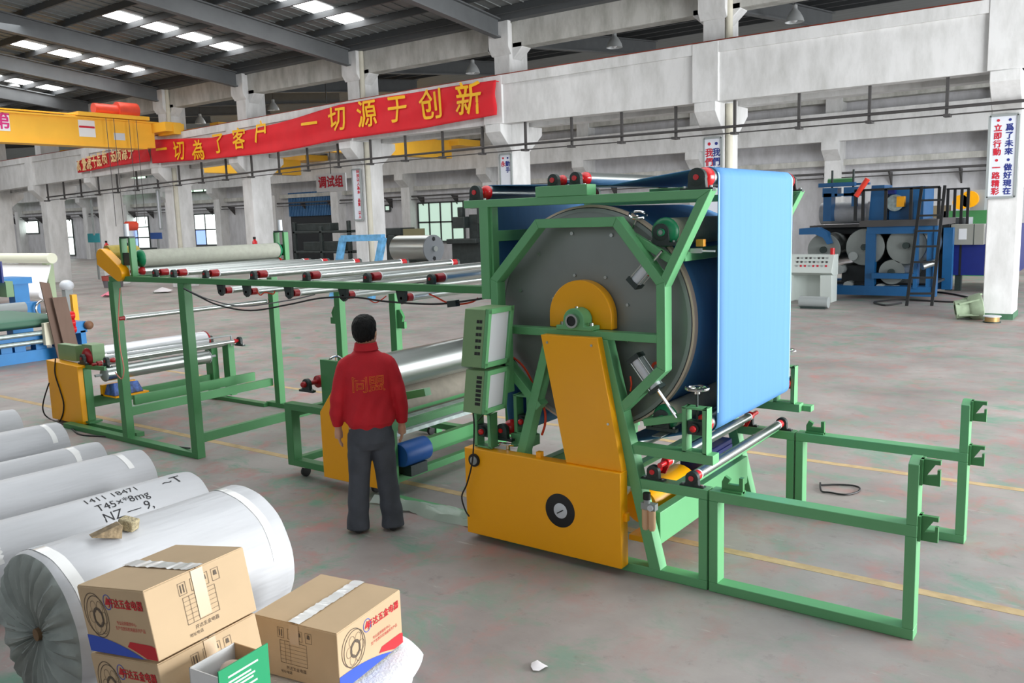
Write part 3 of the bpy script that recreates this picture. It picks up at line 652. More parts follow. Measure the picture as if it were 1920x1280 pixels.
bx('doctor_plate', GREYP, M, -2.62, -2.55, 5.12, 5.3, .95, .955)
# small adjusting valve and bracket on the V tube, hand wheel on the press arm
p = U(1300, 470, y=5.12); MB().path([(p[0]-.1, 5.12, p[2]+.0), (p[0]+.13, 5.16, p[2]-.005)], .008).bar((p[0]-.02, 5.13, p[2]), (p[0]+.05, 5.14, p[2]), .03, .03).build('edge_sensor', STEEL, M)
bx('sensor_block', mat('orange_block', (224, 150, 50), .5), M, p[0]+.0, p[0]+.05, 5.16, 5.2, p[2]+.025, p[2]+.07)
p = U(1196, 403, y=5.16); MB().torus((p[0], 5.16, p[2]), (.25, -.4, 1), .055, .009).cyl((p[0], 5.16, p[2]), (p[0]-.06, 5.16, p[2]-.14), .008, 8).build('hand_wheel', CHROME, M)
# ---- air treatment unit on the leg
p = U(1216, 955, y=4.97); fx, fz = p[0], p[2]
fr = MB().box(fx-.05, fx+.055, 4.955, 5.0, fz-.0, fz+.045).cyl((fx-.012, 4.97, fz+.04), (fx-.012, 4.97, fz+.1), .022, 12).build('air_regulator', GREYP, M)
for i, dx in enumerate((-.02, .028)): MB().lathe((fx+dx, 4.965, fz), (fx+dx, 4.965, fz-.2), [(0, .025), (.12, .025), (.14, .018), (.142, .005)], 14).build('bowl', CREAM, fr)
MB().cyl((fx+.025, 4.94, fz+.02), (fx+.025, 4.955, fz+.02), .02, 14).build('pressure_gauge', LGREY, fr)
MB().cyl((fx-.012, 4.97, fz+.07), (fx-.012, 4.97, fz+.115), .026, 12).build('knob', RUB, fr)
# ---- air receiver and blue gearbox inside the base
p = U(1245, 930, y=5.55); MB().lathe((p[0]-.1, 5.35, .34), (p[0]-.1, 6.1, .34), [(0, .05), (.03, .13), (.08, .155), (.67, .155), (.72, .13), (.75, .05)], 24).build('air_tank', YEL, M)
MB().box(p[0]-.16, p[0]+.02, 5.3, 6.2, .1, .14).build('tank_tray', YEL, M)
bx('gearbox', DNAVY, M, -2.9, -2.64, 6.15, 6.6, .34, .6, bev=.01); bx('gearbox_plate', DNAVY, M, -2.64, -2.63, 6.2, 6.58, .3, .56, bev=.005)
# ---- electrical cabinets at the operator's side
def cabinet(x0, x1, y0, y1, z0, z1, lean, slots, name):
    def pt(x, y, z): return (x+(z-z1)*lean, y, z)
    vs = [pt(x, y, z) for x in (x0, x1) for y in (y0, y1) for z in (z0, z1)]
    cb = MB().add(vs, [(0, 1, 3, 2), (4, 6, 7, 5), (0, 4, 5, 1), (2, 3, 7, 6), (0, 2, 6, 4), (1, 5, 7, 3)]).build(name, SAGE, M, .005)
    f = .035
    def quad(ya, yb, za, zb, dx): return [pt(x1+d, y, z) for d in (0, dx) for y in (ya, yb) for z in (za, zb)]
    fr = MB()
    for ya, yb, za, zb in ((y0, y0+f, z0, z1), (y1-f, y1, z0, z1), (y0, y1, z0, z0+f), (y0, y1, z1-f, z1)):
        fr.add(quad(ya, yb, za, zb, .03), [(0, 1, 3, 2), (4, 6, 7, 5), (0, 4, 5, 1), (2, 3, 7, 6), (0, 2, 6, 4), (1, 5, 7, 3)])
    fr.build('door_frame', GREEN, cb, .003)
    MB().add(quad(y0+f, y1-f, z0+f, z1-f, .012), [(0, 1, 3, 2), (4, 6, 7, 5), (0, 4, 5, 1), (2, 3, 7, 6), (0, 2, 6, 4), (1, 5, 7, 3)]).build('door_panel', LGREY, cb)
    for zz in slots:
        for u in (.62, .76):
            xa = x0+(x1-x0)*u; MB().add([pt(x, y0-d, z) for d in (0., .002) for x in (xa, xa+.022) for z in (zz, zz+.022)], [(0, 1, 3, 2), (4, 6, 7, 5), (0, 4, 5, 1), (2, 3, 7, 6), (0, 2, 6, 4), (1, 5, 7, 3)]).build('vent_slot', RUB, cb)
ca, cb_ = U(872, 585, y=4.6), U(911, 585, y=4.6); c0, c1, c2, c3 = U(900, 600, y=4.6)[2]+.035, U(880, 688, y=4.6)[2], U(880, 694, y=4.6)[2], U(880, 775, y=4.6)[2]
cabinet(ca[0], cb_[0], 4.6, 4.89, c1, c0+.04, .14, [c1+.09+.045*i for i in range(6)], 'control_cabinet')
cabinet(ca[0]-.03, cb_[0]-.045, 4.62, 4.88, c3, c2, .14, [c3+.06+.032*i for i in range(7)], 'control_cabinet')
bx('cabinet_bracket', GREEN, M, cb_[0]-.12, cb_[0]-.07, 4.9, 5.0, c3+.1, c0-.03, bev=.003); bx('cabinet_bracket', GREEN, M, -3.87, cb_[0]-.07, 4.9, 4.998, c0-.1, c0-.04, bev=.003)
# ---- hoses and cables that belong to the machine
def hose(pts, r, m, name='hose', parent=None, n=6):
    """smooth tube through the points"""
    P = [Vector(p) for p in pts]; out = []
    for i in range(len(P)-1):
        p0, p1, p2, p3 = P[max(i-1, 0)], P[i], P[i+1], P[min(i+2, len(P)-1)]
        for k in range(n):
            t = k/n; out.append(.5*((2*p1)+(p2-p0)*t+(2*p0-5*p1+4*p2-p3)*t*t+(3*p1-p0-3*p2+p3)*t**3))
    out.append(P[-1]); return MB().path(out, r).build(name, m, parent)
def UP(y, *q): return [U(a, b, y=y) for a, b in q]
hose(UP(5.14, (955, 665), (975, 680), (990, 700), (1002, 728), (1004, 750)), .008, ORANGE, 'air_hose', M)
hose(UP(5.14, (1015, 755), (1022, 772), (1022, 795), (1016, 815)), .009, ORANGE, 'air_hose', M)
hose(UP(5.14, (936, 560), (938, 575), (935, 590)), .008, ORANGE, 'air_hose', M)
hose(UP(5.14, (948, 655), (968, 685), (985, 715), (1000, 760)), .014, RUB, 'cable', M)
hose(UP(4.86, (897, 695), (925, 690), (947, 684)), .008, RUB, 'cable', M)
hose(UP(4.85, (932, 690), (925, 710), (928, 735), (922, 760), (908, 775), (896, 790)), .004, RUB, 'cable', M)
hose(UP(4.84, (886, 765), (889, 800), (886, 862), (876, 905), (866, 930), (872, 955), (880, 968)), .006, RUB, 'cable', M)
hose(UP(5.06, (1182, 705), (1184, 720), (1182, 733)), .006, ORANGE, 'air_hose', M); hose(UP(5.04, (1194, 522), (1204, 514), (1216, 516)), .006, ORANGE, 'air_hose', M)
hose(UP(5.2, (1222, 690), (1226, 682), (1232, 680)), .01, ORANGE, 'air_hose', M)
# ================================================================== ROLL CRADLE FRAMES (bolted on at the right)
def cradle(y, lab):
    t = thing('roll_cradle_frame', (-1.54, y+.05, 0), lab, 'frame')
    xl, xr = -2.155, -.922
    bx('foot_beam', GREEN, t, xl, xr, y, y+.11, 0, .064, bev=.004); bx('top_beam', GREEN, t, xl, xr, y, y+.11, .612, .68, bev=.004)
    bx('post', GREEN, t, xl, xl+.06, y, y+.11, .064, .612, bev=.004); bx('post', GREEN, t, xr-.062, xr, y, y+.11, .064, .612, bev=.004)
    MB().prismx([(y, .68), (y+.11, .68), (y+.11, 1.06), (y+.06, 1.06), (y, 1.03)], xr-.058, xr).build('upper_post', GREEN, t, .004)
    # hooked shaft cradles
    def hook(x, z, up):
        q = [(0, 0), (.09, 0), (.09, .05), (.075, .06), (.065, .035), (.03, .035), (.05, .1), (.035, .115), (.0, .1)]
        m = MB()
        if up:   # standing on the top beam, opening upward
            m.prism([(x-.07, z), (x+.07, z), (x+.07, z+.1), (x+.045, z+.1), (x+.045, z+.05), (x-.03, z+.05), (x-.015, z+.08), (x-.05, z+.1), (x-.07, z+.06)], y+.04, y+.07).box(x-.07, x+.07, y+.02, y+.09, z, z+.012)
        else:
            m.prism([(x, z-.07), (x+.1, z-.07), (x+.1, z+.02), (x+.085, z+.02), (x+.085, z-.01), (x+.03, z-.02), (x+.075, z+.05), (x+.1, z+.05), (x+.1, z+.075), (x, z+.075)], y+.035, y+.065).box(x, x+.015, y+.01, y+.1, z-.07, z+.075)
        m.build('shaft_hook', DGREEN, t)
    hook(xl+.14, .68, True); hook(xr, .66, False); hook(xr, .985, False)
cradle(YN, 'green steel frame with hooked shaft rests bolted beside the yellow drive cover')
cradle(YF, 'green steel frame with hooked shaft rests standing by the loose black cable loop')
# ================================================================== ROLLER CONVEYOR FRAME (left of the drum machine)
TY0, TY1 = 5.15, 7.28
T = thing('roller_conveyor', (-7., 6.2, 0), 'long green roller table with red-capped steel rollers behind the man in the red jacket', 'conveyor')
for y in (TY0, TY1): bx('side_rail', DGREEN, T, -9.47, -4.0, y, y+.1, 1.882, 1.94, bev=.004)
for x0, x1 in ((-8.13, -8.02), (-9.5, -9.4)):
    bx('post', DGREEN, T, x0, x1, TY0+.002, TY0+.098, 0, 1.882, bev=.004); 
for px in (511, 634, 737):
    x = U(px, 620, y=TY1)[0]; bx('post', DGREEN, T, x-.05, x+.05, TY1+.002, TY1+.098, 0, 1.882, bev=.004)
    if px > 600:
        sgn = 1 if px > 700 else -1
        MB().prism([(x+sgn*.05, 1.2), (x+sgn*.16, 1.2), (x+sgn*.16, 1.28), (x+sgn*.12, 1.28), (x+sgn*.14, 1.34), (x+sgn*.09, 1.42), (x+sgn*.05, 1.42)], TY1+.03, TY1+.07).build('shaft_hook', DGREEN, T)
bx('foot_beam', DGREEN, T, -10.9, -8.025, TY0, TY0+.1, 0, .06, bev=.004)
bx('end_beam', DGREEN, T, -9.46, -9.36, TY0+.1, TY1, 1.88, 1.935)
for x, z in ((-9.45, .3), (-8.075, .16)): bx('cross_beam', DGREEN, T, x-.03, x+.03, TY0+.1, TY1, z, z+.1, bev=.003)
bx('far_foot_beam', DGREEN, T, -9.6, -6.5, TY1, TY1+.1, 0, .06)
for px, py in ((302, 514), (336, 514), (396, 516), (486, 518), (585, 521), (699, 523), (819, 525)):
    x = U(px-10, py, y=TY0+.05)[0]
    roller(T, x, 1.985, .037, TY0+.2, TY1-.06, TY0+.05, TY1+.05, cap=DRED, capl=.1, pr=.022, sh=.013)
for px, py in ((418, 546), (466, 547), (545, 551), (648, 560), (757, 565)):
    x = U(px, py, y=TY0+.08)[0]
    roller(T, x, 1.815, .034, TY0+.18, TY1-.04, TY0+.08, TY1+.05, cap=DRED, capl=.075, bear=False, sh=.013)
    for y in (TY0+.05, TY1+.02): MB().prism([(x-.06, 1.885), (x+.05, 1.885), (x+.04, 1.79), (x-.0, 1.765), (x-.04, 1.79)], y, y+.03).build('hanger', IRON, T)
x = U(245, 615, y=TY0)[0]; roller(T, -9.42, 1.45, .03, TY0+.12, TY1-.02, TY0+.1, TY1, cap=DRED, capl=.08, bear=False, sh=.012)
# nip rollers at the far left end of the table
x = -9.1
fl = roller(T, x, 2.13, .095, TY0+.2, TY1-.05, TY0+.08, TY1+.05, m=GFELT, cap=TEAL, capl=.06, bear=False, ring=False, sh=.03)
roller(T, x+.02, 1.99, .045, TY0+.2, TY1-.05, TY0+.08, TY1+.05, cap=DRED, capl=.06, bear=False, ring=False, sh=.02)
for y in (TY0+.03, TY1+.02):
    q = MB().box(x-.13, x-.09, y, y+.07, 1.94, 2.36).box(x+.05, x+.09, y, y+.07, 1.94, 2.36).build('nip_stand', DGREEN, T, .003)
    bx('bearing_block', IRON, q, x-.09, x+.05, y+.01, y+.06, 2.06, 2.2); bx('top_plate', IRON, q, x-.12, x+.08, y, y+.07, 2.36, 2.38)
    MB().cyl((x-.02, y+.035, 2.38), (x-.02, y+.035, 2.52), .03, 14).build('air_cylinder', LGREY, q)
MB().prism([(p_[0], p_[1]) for p_ in [(-9.62, 2.07)]+arc(-9.53, 2.16, .09, 200, 60, 10)+arc(-9.2, 1.97, .085, 55, -110, 12)], TY0-.04, TY0+.06).build('chain_guard', YEL, T, .006)
MB().lathe((-9.55, TY0+.05, 2.2), (-9.55, TY0+.42, 2.2), [(0, .02), (0, .085), (.2, .085), (.22, .07), (.37, .07)], 18).build('gear_motor', mat('ochre_motor', (158, 140, 52), .5, var=.2, scale=18), T)
MB().lathe((-9.98, TY0+.24, 2.16), (-9.5, TY0+.24, 2.16), [(0, .02), (0, .085), (.36, .085), (.38, .05), (.45, .05)], 16).build('motor', mat('sky_blue_motor', (70, 140, 214), .45), T)
# hoses and cable under the near rail
hose(UP(TY0-.0, (345, 541), (372, 555), (410, 572), (470, 582), (540, 571), (600, 559), (662, 557), (715, 564), (762, 568), (815, 570), (860, 566), (908, 559)), .008, RUB, 'cable', T)
hose(UP(TY0-.0, (345, 540), (365, 550), (395, 562), (455, 574), (540, 563), (590, 552)), .006, mat('grey_cable', (110, 112, 116), .5), 'cable', T)
hose(UP(TY0+.05, (480, 543), (488, 553), (497, 548), (512, 551), (515, 545)), .006, ORANGE, 'air_hose', T)
hose(UP(TY0+.05, (690, 560), (702, 567), (712, 564), (724, 555)), .005, ORANGE, 'air_hose', T)
hose(UP(TY0+.05, (805, 551), (820, 558), (838, 567), (862, 570), (885, 566), (896, 559)), .007, ORANGE, 'air_hose', T)
hose(UP(TY0-.02, (225, 540), (222, 600), (225, 650), (232, 690), (228, 710), (216, 698)), .007, mat('pink_hose', (224, 140, 122), .5), 'air_hose', T)
MB().bar(U(842, 570, y=TY0), U(858, 568, y=TY0), .05, .05).build('valve', IRON, T)
# ================================================================== UNWIND STAND at the far left end
Sy = 5.3
S = thing('unwind_stand', (-10.9, 6.2, 0), 'low green unwind stand with a yellow end cover carrying a roll of shiny white film', 'machine')
x0 = U(92, 700, y=Sy)[0]; x1 = U(150, 700, y=Sy)[0]
zt = U(110, 677, y=Sy)[2]
MB().prism([(x0, .03), (x1-.02, .03), (x1-.02, zt-.03), (x0, zt)], Sy-.02, Sy+.12).build('end_cover', YEL, S, .006)
px0 = U(145, 700, y=Sy+.05)[0]
for y in (Sy+.05, 7.2):
    bx('post', DGREEN, S, px0, px0+.16, y, y+.1, .06, zt-.06, bev=.004); bx('foot_plate', DGREEN, S, px0-.05, px0+.24, y-.03, y+.14, .05, .075)
    if y > 6: xq = U(425, 690, y=7.3)[0]; bx('post', DGREEN, S, xq-.07, xq+.07, 7.3, 7.4, .06, U(425, 645, y=7.3)[2], bev=.004)
bx('foot_beam', DGREEN, S, x0, -9.55, Sy+.05, Sy+.15, 0, .05); bx('foot_beam', DGREEN, S, x0, -9.55, 7.2, 7.3, 0, .05)
bx('cross_beam', DGREEN, S, px0+.05, px0+.1, Sy+.1, 7.2, .22, .36, bev=.003); bx('cross_beam', DGREEN, S, px0+.8, px0+.85, Sy+.3, 7.4, .3, .42, bev=.003)
bx('tray', YEL, S, px0+.14, px0+.2, Sy+.25, 6.0, .36, .5); bx('tray', YEL, S, px0+.14, px0+.5, Sy+.25, 6.0, .36, .38)
FILM = mat('shiny_white_film', (232, 234, 238), .16, .3, var=.05, scale=4)
rz = U(150, 675, y=Sy+.1)[2]
roller(S, px0+.08, rz+.03, .125, Sy+.18, 7.15, Sy+.1, 7.25, m=FILM, cap=DRED, capl=.06, ring=False)
roller(S, px0+.2, rz-.2, .09, Sy+.3, 7.1, Sy+.2, 7.2, m=STEEL, cap=GREYP, capl=.04, ring=False, bear=False)
roller(S, px0+.35, rz-.03, .035, Sy+.2, 7.3, Sy+.1, 7.4, m=STEEL, cap=DRED, ring=True, bear=False)
roller(S, px0+.55, rz+.02, .03, Sy+.25, 7.3, Sy+.15, 7.4, m=STEEL, cap=DRED, ring=False)
MB().bar((px0+.1, Sy+.1, rz-.08), (px0+.6, Sy+.1, rz-.06), .03, .05).build('arm', DGREEN, S)
MB().path([(px0+.5, Sy+.2, rz+.1), (px0+.5, 7.3, rz+.1)], .012).cyl((px0+.5, 7.3, rz-.05), (px0+.5, 7.3, rz+.1), .014, 8).build('guide_rod', GREYP, S)
b0 = U(100, 655, y=Sy+.15); bx('switch_box', SAGE, S, x0+.1, x0+.55, Sy+.1, Sy+.2, zt, zt+.2); bx('switch_box', SAGE, S, x0+.6, x0+.85, Sy+.16, Sy+.32, zt, zt+.22)
hose(UP(Sy-.03, (104, 672), (103, 700), (112, 730), (119, 755), (118, 775), (112, 790)), .008, RUB, 'cable', S)
hose([U(92, 718, y=5.2), U(82, 750, y=5.2), U(81, 770, y=5.2), U(92, 784, z=.01), U(130, 800, z=.01), U(150, 814, z=.01), U(195, 818, z=.01), U(245, 822, z=.01), U(300, 833, z=.01), U(356, 840, z=.08)], .009, RUB, 'cable', S)
# wedge of blue film boxes lying in the yellow tray
q = U(190, 748, y=5.7); tag(MB().add([(px0+.22+dx, 5.55+dy, .382+dz) for dx, dy, dz in ((0, 0, 0), (.25, 0, 0), (.25, .4, 0), (0, .4, 0), (.03, .03, .13), (.2, .03, .16), (.2, .36, .14), (.03, .36, .1))],
    [(0, 3, 2, 1), (4, 5, 6, 7), (0, 1, 5, 4), (1, 2, 6, 5), (2, 3, 7, 6), (3, 0, 4, 7)]).build('crumpled_film_pack', mat('blue_white_film', (60, 96, 170), .3, var=.9, scale=14), None, .01), 'crumpled blue and white film packet lying in the yellow tray', 'packet')
# ================================================================== REWIND CART behind the man
Cy = 5.3
K = thing('rewind_cart', (-5.8, 6.2, 0), 'green cart on castors with a polished steel roll and a yellow cover beside the man', 'cart')
cx0 = U(537, 820, y=Cy)[0]; cx1 = cx0+1.42; ctz = U(545, 757, y=Cy)[2]
for y in (Cy, 7.15):
    bx('corner_post', DGREEN, K, cx0, cx0+.1, y, y+.1, .1, ctz, bev=.004); bx('top_beam', DGREEN, K, cx0+.003, cx1-.003, y+.002, y+.098, ctz-.065, ctz+.003, bev=.004)
    bx('bottom_beam', DGREEN, K, cx0+.003, cx1-.003, y+.001, y+.099, .1, .165, bev=.004); bx('corner_post', DGREEN, K, cx1-.1, cx1, y, y+.1, .1, ctz, bev=.004)
for x in (cx0+.02, cx1-.1, cx0+.9):
    for z in (.1, ctz-.14): bx('cross_beam', DGREEN, K, x, x+.07, Cy+.1, 7.15, z+.002, z+.068, bev=.003)
bx('cross_beam', DGREEN, K, cx1-.5, cx1-.42, Cy+.1, 7.15, .14, .27, bev=.003)
for x in (cx0+.2, cx1-.25):
    for y in (Cy+.05, 7.2):
        c = MB().lathe((x-.02, y, .05), (x+.02, y, .05), [(0, .035), (.004, .05), (.036, .05), (.04, .035)], 18).build('castor_wheel', RUB, K)
        MB().prismx([(y-.03, .1), (y+.03, .1), (y+.012, .04), (y-.012, .04)], x-.03, x-.022).box(x-.03, x+.03, y-.035, y+.035, .092, .1).build('castor_fork', CHROME, c)
ax_ = U(597, 730, y=Cy-.1); bx2 = U(712, 900, y=Cy-.1); zc = ctz+.1
ycv = MB().prism([(ax_[0], .1), (bx2[0], .1), (bx2[0], zc+.2), (ax_[0]+.25, zc+.2), (ax_[0], zc-.1)], Cy-.1, Cy-.005).build('drive_cover', YEL, K, .006)
rp = U(572, 718, y=Cy+.05); rx, rz = rp[0]+.05, rp[2]
pillow(K, rx, Cy+.03, rz-.0, .03)
MB().dome((rx, Cy-.04, rz), (rx, Cy, rz), .03).build('shaft_end', DRED, K)
MB().lathe((rx, Cy+.05, rz), (rx, Cy+.5, rz), [(0, .022), (.1, .022), (.11, .06), (.15, .06), (.16, .05), (.44, .05)], 18).build('drive_shaft', DRED, K)
MB().cyl((rx, Cy+.22, rz), (rx, Cy+.5, rz), .058, 18).build('shaft_sleeve', RUB, K)
MB().torus((rx+.12, Cy+.3, rz+.15), (1, -.3, 0), .085, .011).path([(rx+.12, Cy+.3, rz+.065), (rx+.12, Cy+.3, rz+.235)], .008).cyl((rx+.12, Cy+.3, rz+.15), (rx+.22, Cy+.3, rz+.15), .012, 8).build('hand_wheel', CHROME, K)
bx('bearing_plate', DGREEN, K, rx+.1, rx+.32, Cy+.12, Cy+.16, ctz, rz+.23, bev=.003)
SR = .18; sx, sz = rx+.55, rz+.08
MB().lathe((sx, Cy+.3, sz), (sx, 7.1, sz), [(0, .03), (0, SR-.02), (.02, SR), (1.48, SR), (1.5, SR-.02), (1.5, .03)], 40).build('steel_roll', STEEL, K)
MB().cyl((sx, Cy, sz), (sx, 7.2, sz), .03, 12).build('roll_shaft', IRON, K)
MB().cyl((sx-.08, Cy+.3, sz-.36), (sx-.08, 7.1, sz-.36), SR-.0, 36).build('felt_roll', mat('brown_grey_felt', (118, 112, 100), .8, var=.15, scale=12), K)
MB().cyl((sx-.08, Cy+.05, sz-.36), (sx-.08, 7.2, sz-.36), .028, 12).build('roll_shaft', IRON, K)
for i, (dx, dz) in enumerate(((.16, -.46), (.3, -.53))): bx('guide_rail', GALV, K, sx+dx, sx+dx+.1, Cy+.1, 7.15, sz+dz, sz+dz+.035)
bx('roll_stand', DGREEN, K, sx-.12, sx+.12, Cy+.01, Cy+.09, ctz-.02, sz-.05, bev=.003); bx('roll_stand', DGREEN, K, sx-.12, sx+.12, 7.16, 7.24, ctz-.02, sz-.05, bev=.003)
ha = U(862, 705, y=5.9); MB().bar((sx+.28, 5.75, sz-.2), (sx+.62, 5.75, sz-.12), .08, .07).bar((sx+.28, 5.75, sz-.19), (sx+.2, 5.75, sz-.34), .08, .07).build('swing_hook', GREEN, K)
mp_ = U(772, 842, y=5.5); mx = mp_[0]
MB().lathe((mx-.08, 5.42, .36), (mx-.08, 5.75, .36), [(0, .02), (0, .1), (.02, .112), (.33, .112)], 28).build('motor', mat('blue_motor', (22, 84, 158), .45), K)
MB().box(mx-.16, mx+.0, 5.48, 5.7, .16, .26).build('motor_foot', IRON, K)
MB().prism([(-5.2, 0), (-4.1, 0), (-4.1, .045), (-5.2, .045)], 4.9+.25, 5.0+.3).build('ground_rail', GREEN, K)
# crumpled plastic sheet lying on the floor rail
ps = MB(); nn = 22; a0 = U(700, 960, z=0.); vs = []
for i in range(nn+1):
    for j in range(7):
        u, v = i/nn, j/6; p0 = U(690+190*u, 945+48*u, z=0); vs.append((p0[0]+.06*math.sin(9*u+3*v), p0[1]+.02+.22*v*(1-.3*abs(math.sin(5*u)))+.02*math.sin(17*u), .055+.03*math.sin(7*u+5*v)*math.sin(11*v+2*u)+.015*random.random()-.05*(v < .1)))
tag(MB().add(vs, [(i*7+j, (i+1)*7+j, (i+1)*7+j+1, i*7+j+1) for i in range(nn) for j in range(6)], True).build('plastic_sheet', mat('clear_plastic_film', (188, 204, 190), .2, alpha=.8)), 'crumpled clear plastic sheet on the floor beside the big yellow drive cover', 'plastic sheet')
# loose black cable loop by the far frame
tag(hose([U(*q, z=.012) for q in ((1538, 905), (1540, 920), (1556, 923), (1585, 927), (1607, 922), (1612, 915), (1600, 910), (1570, 908), (1540, 909))], .008, RUB, 'cable_loop'), 'loose black cable loop lying on the floor by the far cradle frame', 'cable')
# ================================================================== THE MAN IN THE RED JACKET
from mathutils import noise as mnoise
def loft(mb, secs, n=28, cap=True):
    """secs: (cx, cy, cz, rx, ry[, dir]) rings stacked along z or along a limb"""
    vs = []
    for (x, y, z, rx, ry) in secs:
        vs += [(x+rx*math.cos(2*math.pi*k/n), y+ry*math.sin(2*math.pi*k/n), z) for k in range(n)]
    fs = [(i*n+k, i*n+(k+1) % n, (i+1)*n+(k+1) % n, (i+1)*n+k) for i in range(len(secs)-1) for k in range(n)]
    fs += [tuple(range(n))[::-1], tuple(len(vs)-n+k for k in range(n))]
    return mb.add(vs, fs, True)
def limb(mb, pts, n=16):
    """pts: (x, y, z, r) smooth tapered tube"""
    P = [Vector(p[:3]) for p in pts]; R = [p[3] for p in pts]; vs = []; x = None
    for i, p in enumerate(P):
        a = (P[min(i+1, len(P)-1)]-P[max(i-1, 0)]).normalized()
        if x is None: x = a.orthogonal().normalized()
        x = (x-a*x.dot(a)).normalized(); y = a.cross(x)
        vs += [p+x*(R[i]*math.cos(2*math.pi*k/n))+y*(R[i]*math.sin(2*math.pi*k/n)) for k in range(n)]
    fs = [(i*n+k, i*n+(k+1) % n, (i+1)*n+(k+1) % n, (i+1)*n+k) for i in range(len(P)-1) for k in range(n)]+[tuple(range(n))[::-1], tuple(len(vs)-n+k for k in range(n))]
    return mb.add(vs, fs, True)
def fuse(mb, name, m, parent, voxel, smooth=4, fold=None):
    o = mb.build(name, m, None); md = o.modifiers.new('r', 'REMESH'); md.mode = 'VOXEL'; md.voxel_size = voxel; md.use_smooth_shade = True
    s = o.modifiers.new('s', 'SMOOTH'); s.iterations = smooth; s.factor = .5
    dg = bpy.context.evaluated_depsgraph_get(); me = bpy.data.meshes.new_from_object(o.evaluated_get(dg)); bpy.data.objects.remove(o)
    me.name = name; me.materials.clear(); me.materials.append(m)
    if fold:
        ns = [v.normal.copy() for v in me.vertices]
        for v, q in zip(me.vertices, ns): v.co += q*fold(v.co)
    for p in me.polygons: p.use_smooth = True
    o = bpy.data.objects.new(name, me); COL.objects.link(o); o.parent = parent; return o
SKIN = mat('skin', (206, 158, 130), .5, var=.05, scale=20); HAIR = mat('black_hair', (14, 13, 14), .6, spec=.25, var=.3, scale=60, bump=.5, bscale=160, stretch=(1, 1, .25))
JACK = mat('red_jacket_cloth', (196, 22, 38), .75, var=.08, scale=10, bump=.15, bscale=90); TROU = mat('charcoal_trousers', (72, 76, 84), .85, var=.2, scale=9, bump=.15, bscale=120); SHOE = mat('black_shoe', (34, 32, 34), .45)
PM = thing('person', (-4.86, 4.66, 0), 'man in a red work jacket and dark trousers seen from behind', 'person')
PM.rotation_euler.z = math.radians(46); ORG[PM.name] = (0, 0, 0)
turn = math.radians(-24)
def hd(x, y, z):    # head space -> body space (head turned to his right)
    x, y, z = x*1.12, y*1.1, 1.735+(z-1.735)*1.08
    c, s = math.cos(turn), math.sin(turn); return (c*x-s*y, .01+s*x+c*y, z)
body = MB()
loft(body, [(0, 0, .84, .15, .1), (0, 0, 1.0, .15, .1), (0, 0, 1.3, .17, .095), (0, 0, 1.4, .13, .08), (0, 0, 1.46, .06, .06), (0, .0, 1.54, .056, .06)])
hs = []
for i in range(15):
    t = math.pi*i/14; z = 1.612-.122*math.cos(t); r = math.sin(t)**.8 if 0 < i < 14 else .05
    hs.append((z, .078*r*(1 if z > 1.6 else .9+.1*(z-1.5)/.1), .098*r))
vs = []; n = 28
for z, rx, ry in hs: vs += [hd(rx*math.cos(2*math.pi*k/n), ry*math.sin(2*math.pi*k/n)+(.012 if z < 1.56 else 0), z) for k in range(n)]
body.add(vs, [(i*n+k, i*n+(k+1) % n, (i+1)*n+(k+1) % n, (i+1)*n+k) for i in range(14) for k in range(n)]+[tuple(range(n))[::-1], tuple(14*n+k for k in range(n))], True)
limb(body, [(*hd(0, .09, 1.64), .012), (*hd(0, .112, 1.6), .016), (*hd(0, .1, 1.585), .014)])                   # nose
limb(body, [(*hd(-.02, .09, 1.555), .009), (*hd(0, .097, 1.555), .01), (*hd(.02, .09, 1.555), .009)])           # mouth
for s in (-1, 1):
    body.sphere(hd(s*.08, -.005, 1.605), .03, 8, (.35, .6, 1.05))                                              # ears
    limb(body, [(s*.15, 0, 1.37, .045), (s*.22, -.02, 1.12, .042), (s*.25, .03, .88, .03), (s*.25, .04, .845, .028)])
    # hand: palm, four fingers, thumb
    hx, hy, hz = s*.25, .045, .80
    limb(body, [(hx, hy-.005, hz+.045, .026), (hx, hy, hz+.01, .033), (hx, hy+.006, hz-.035, .033)])
    for j, (dy, L) in enumerate(((.03, .075), (.011, .085), (-.008, .08), (-.026, .06))):
        limb(body, [(hx-s*.002, hy+dy, hz-.03, .0105), (hx-s*.006, hy+dy+.006, hz-.03-L*.5, .0098), (hx-s*.018, hy+dy+.01, hz-.03-L*.85, .009), (hx-s*.028, hy+dy+.012, hz-.03-L, .0075)], 10)
    limb(body, [(hx, hy+.024, hz+.015, .013), (hx-s*.004, hy+.05, hz-.015, .0115), (hx-s*.01, hy+.058, hz-.045, .009)], 10)
    limb(body, [(s*.085, 0, .86, .085), (s*.1, .012, .47, .055), (s*.135, 0, .1, .04), (s*.135, .0, .06, .04)])
    limb(body, [(s*.135, -.03, .05, .036), (s*.14, .05, .045, .036), (s*.15, .15, .035, .028)])
bo_ = fuse(body, 'body', SKIN, PM, .0055, 3)
for s in (-1, 1):
    MB().sphere(hd(s*.033, .087, 1.622), .0125, 8).build('eye', WHITE, PM)
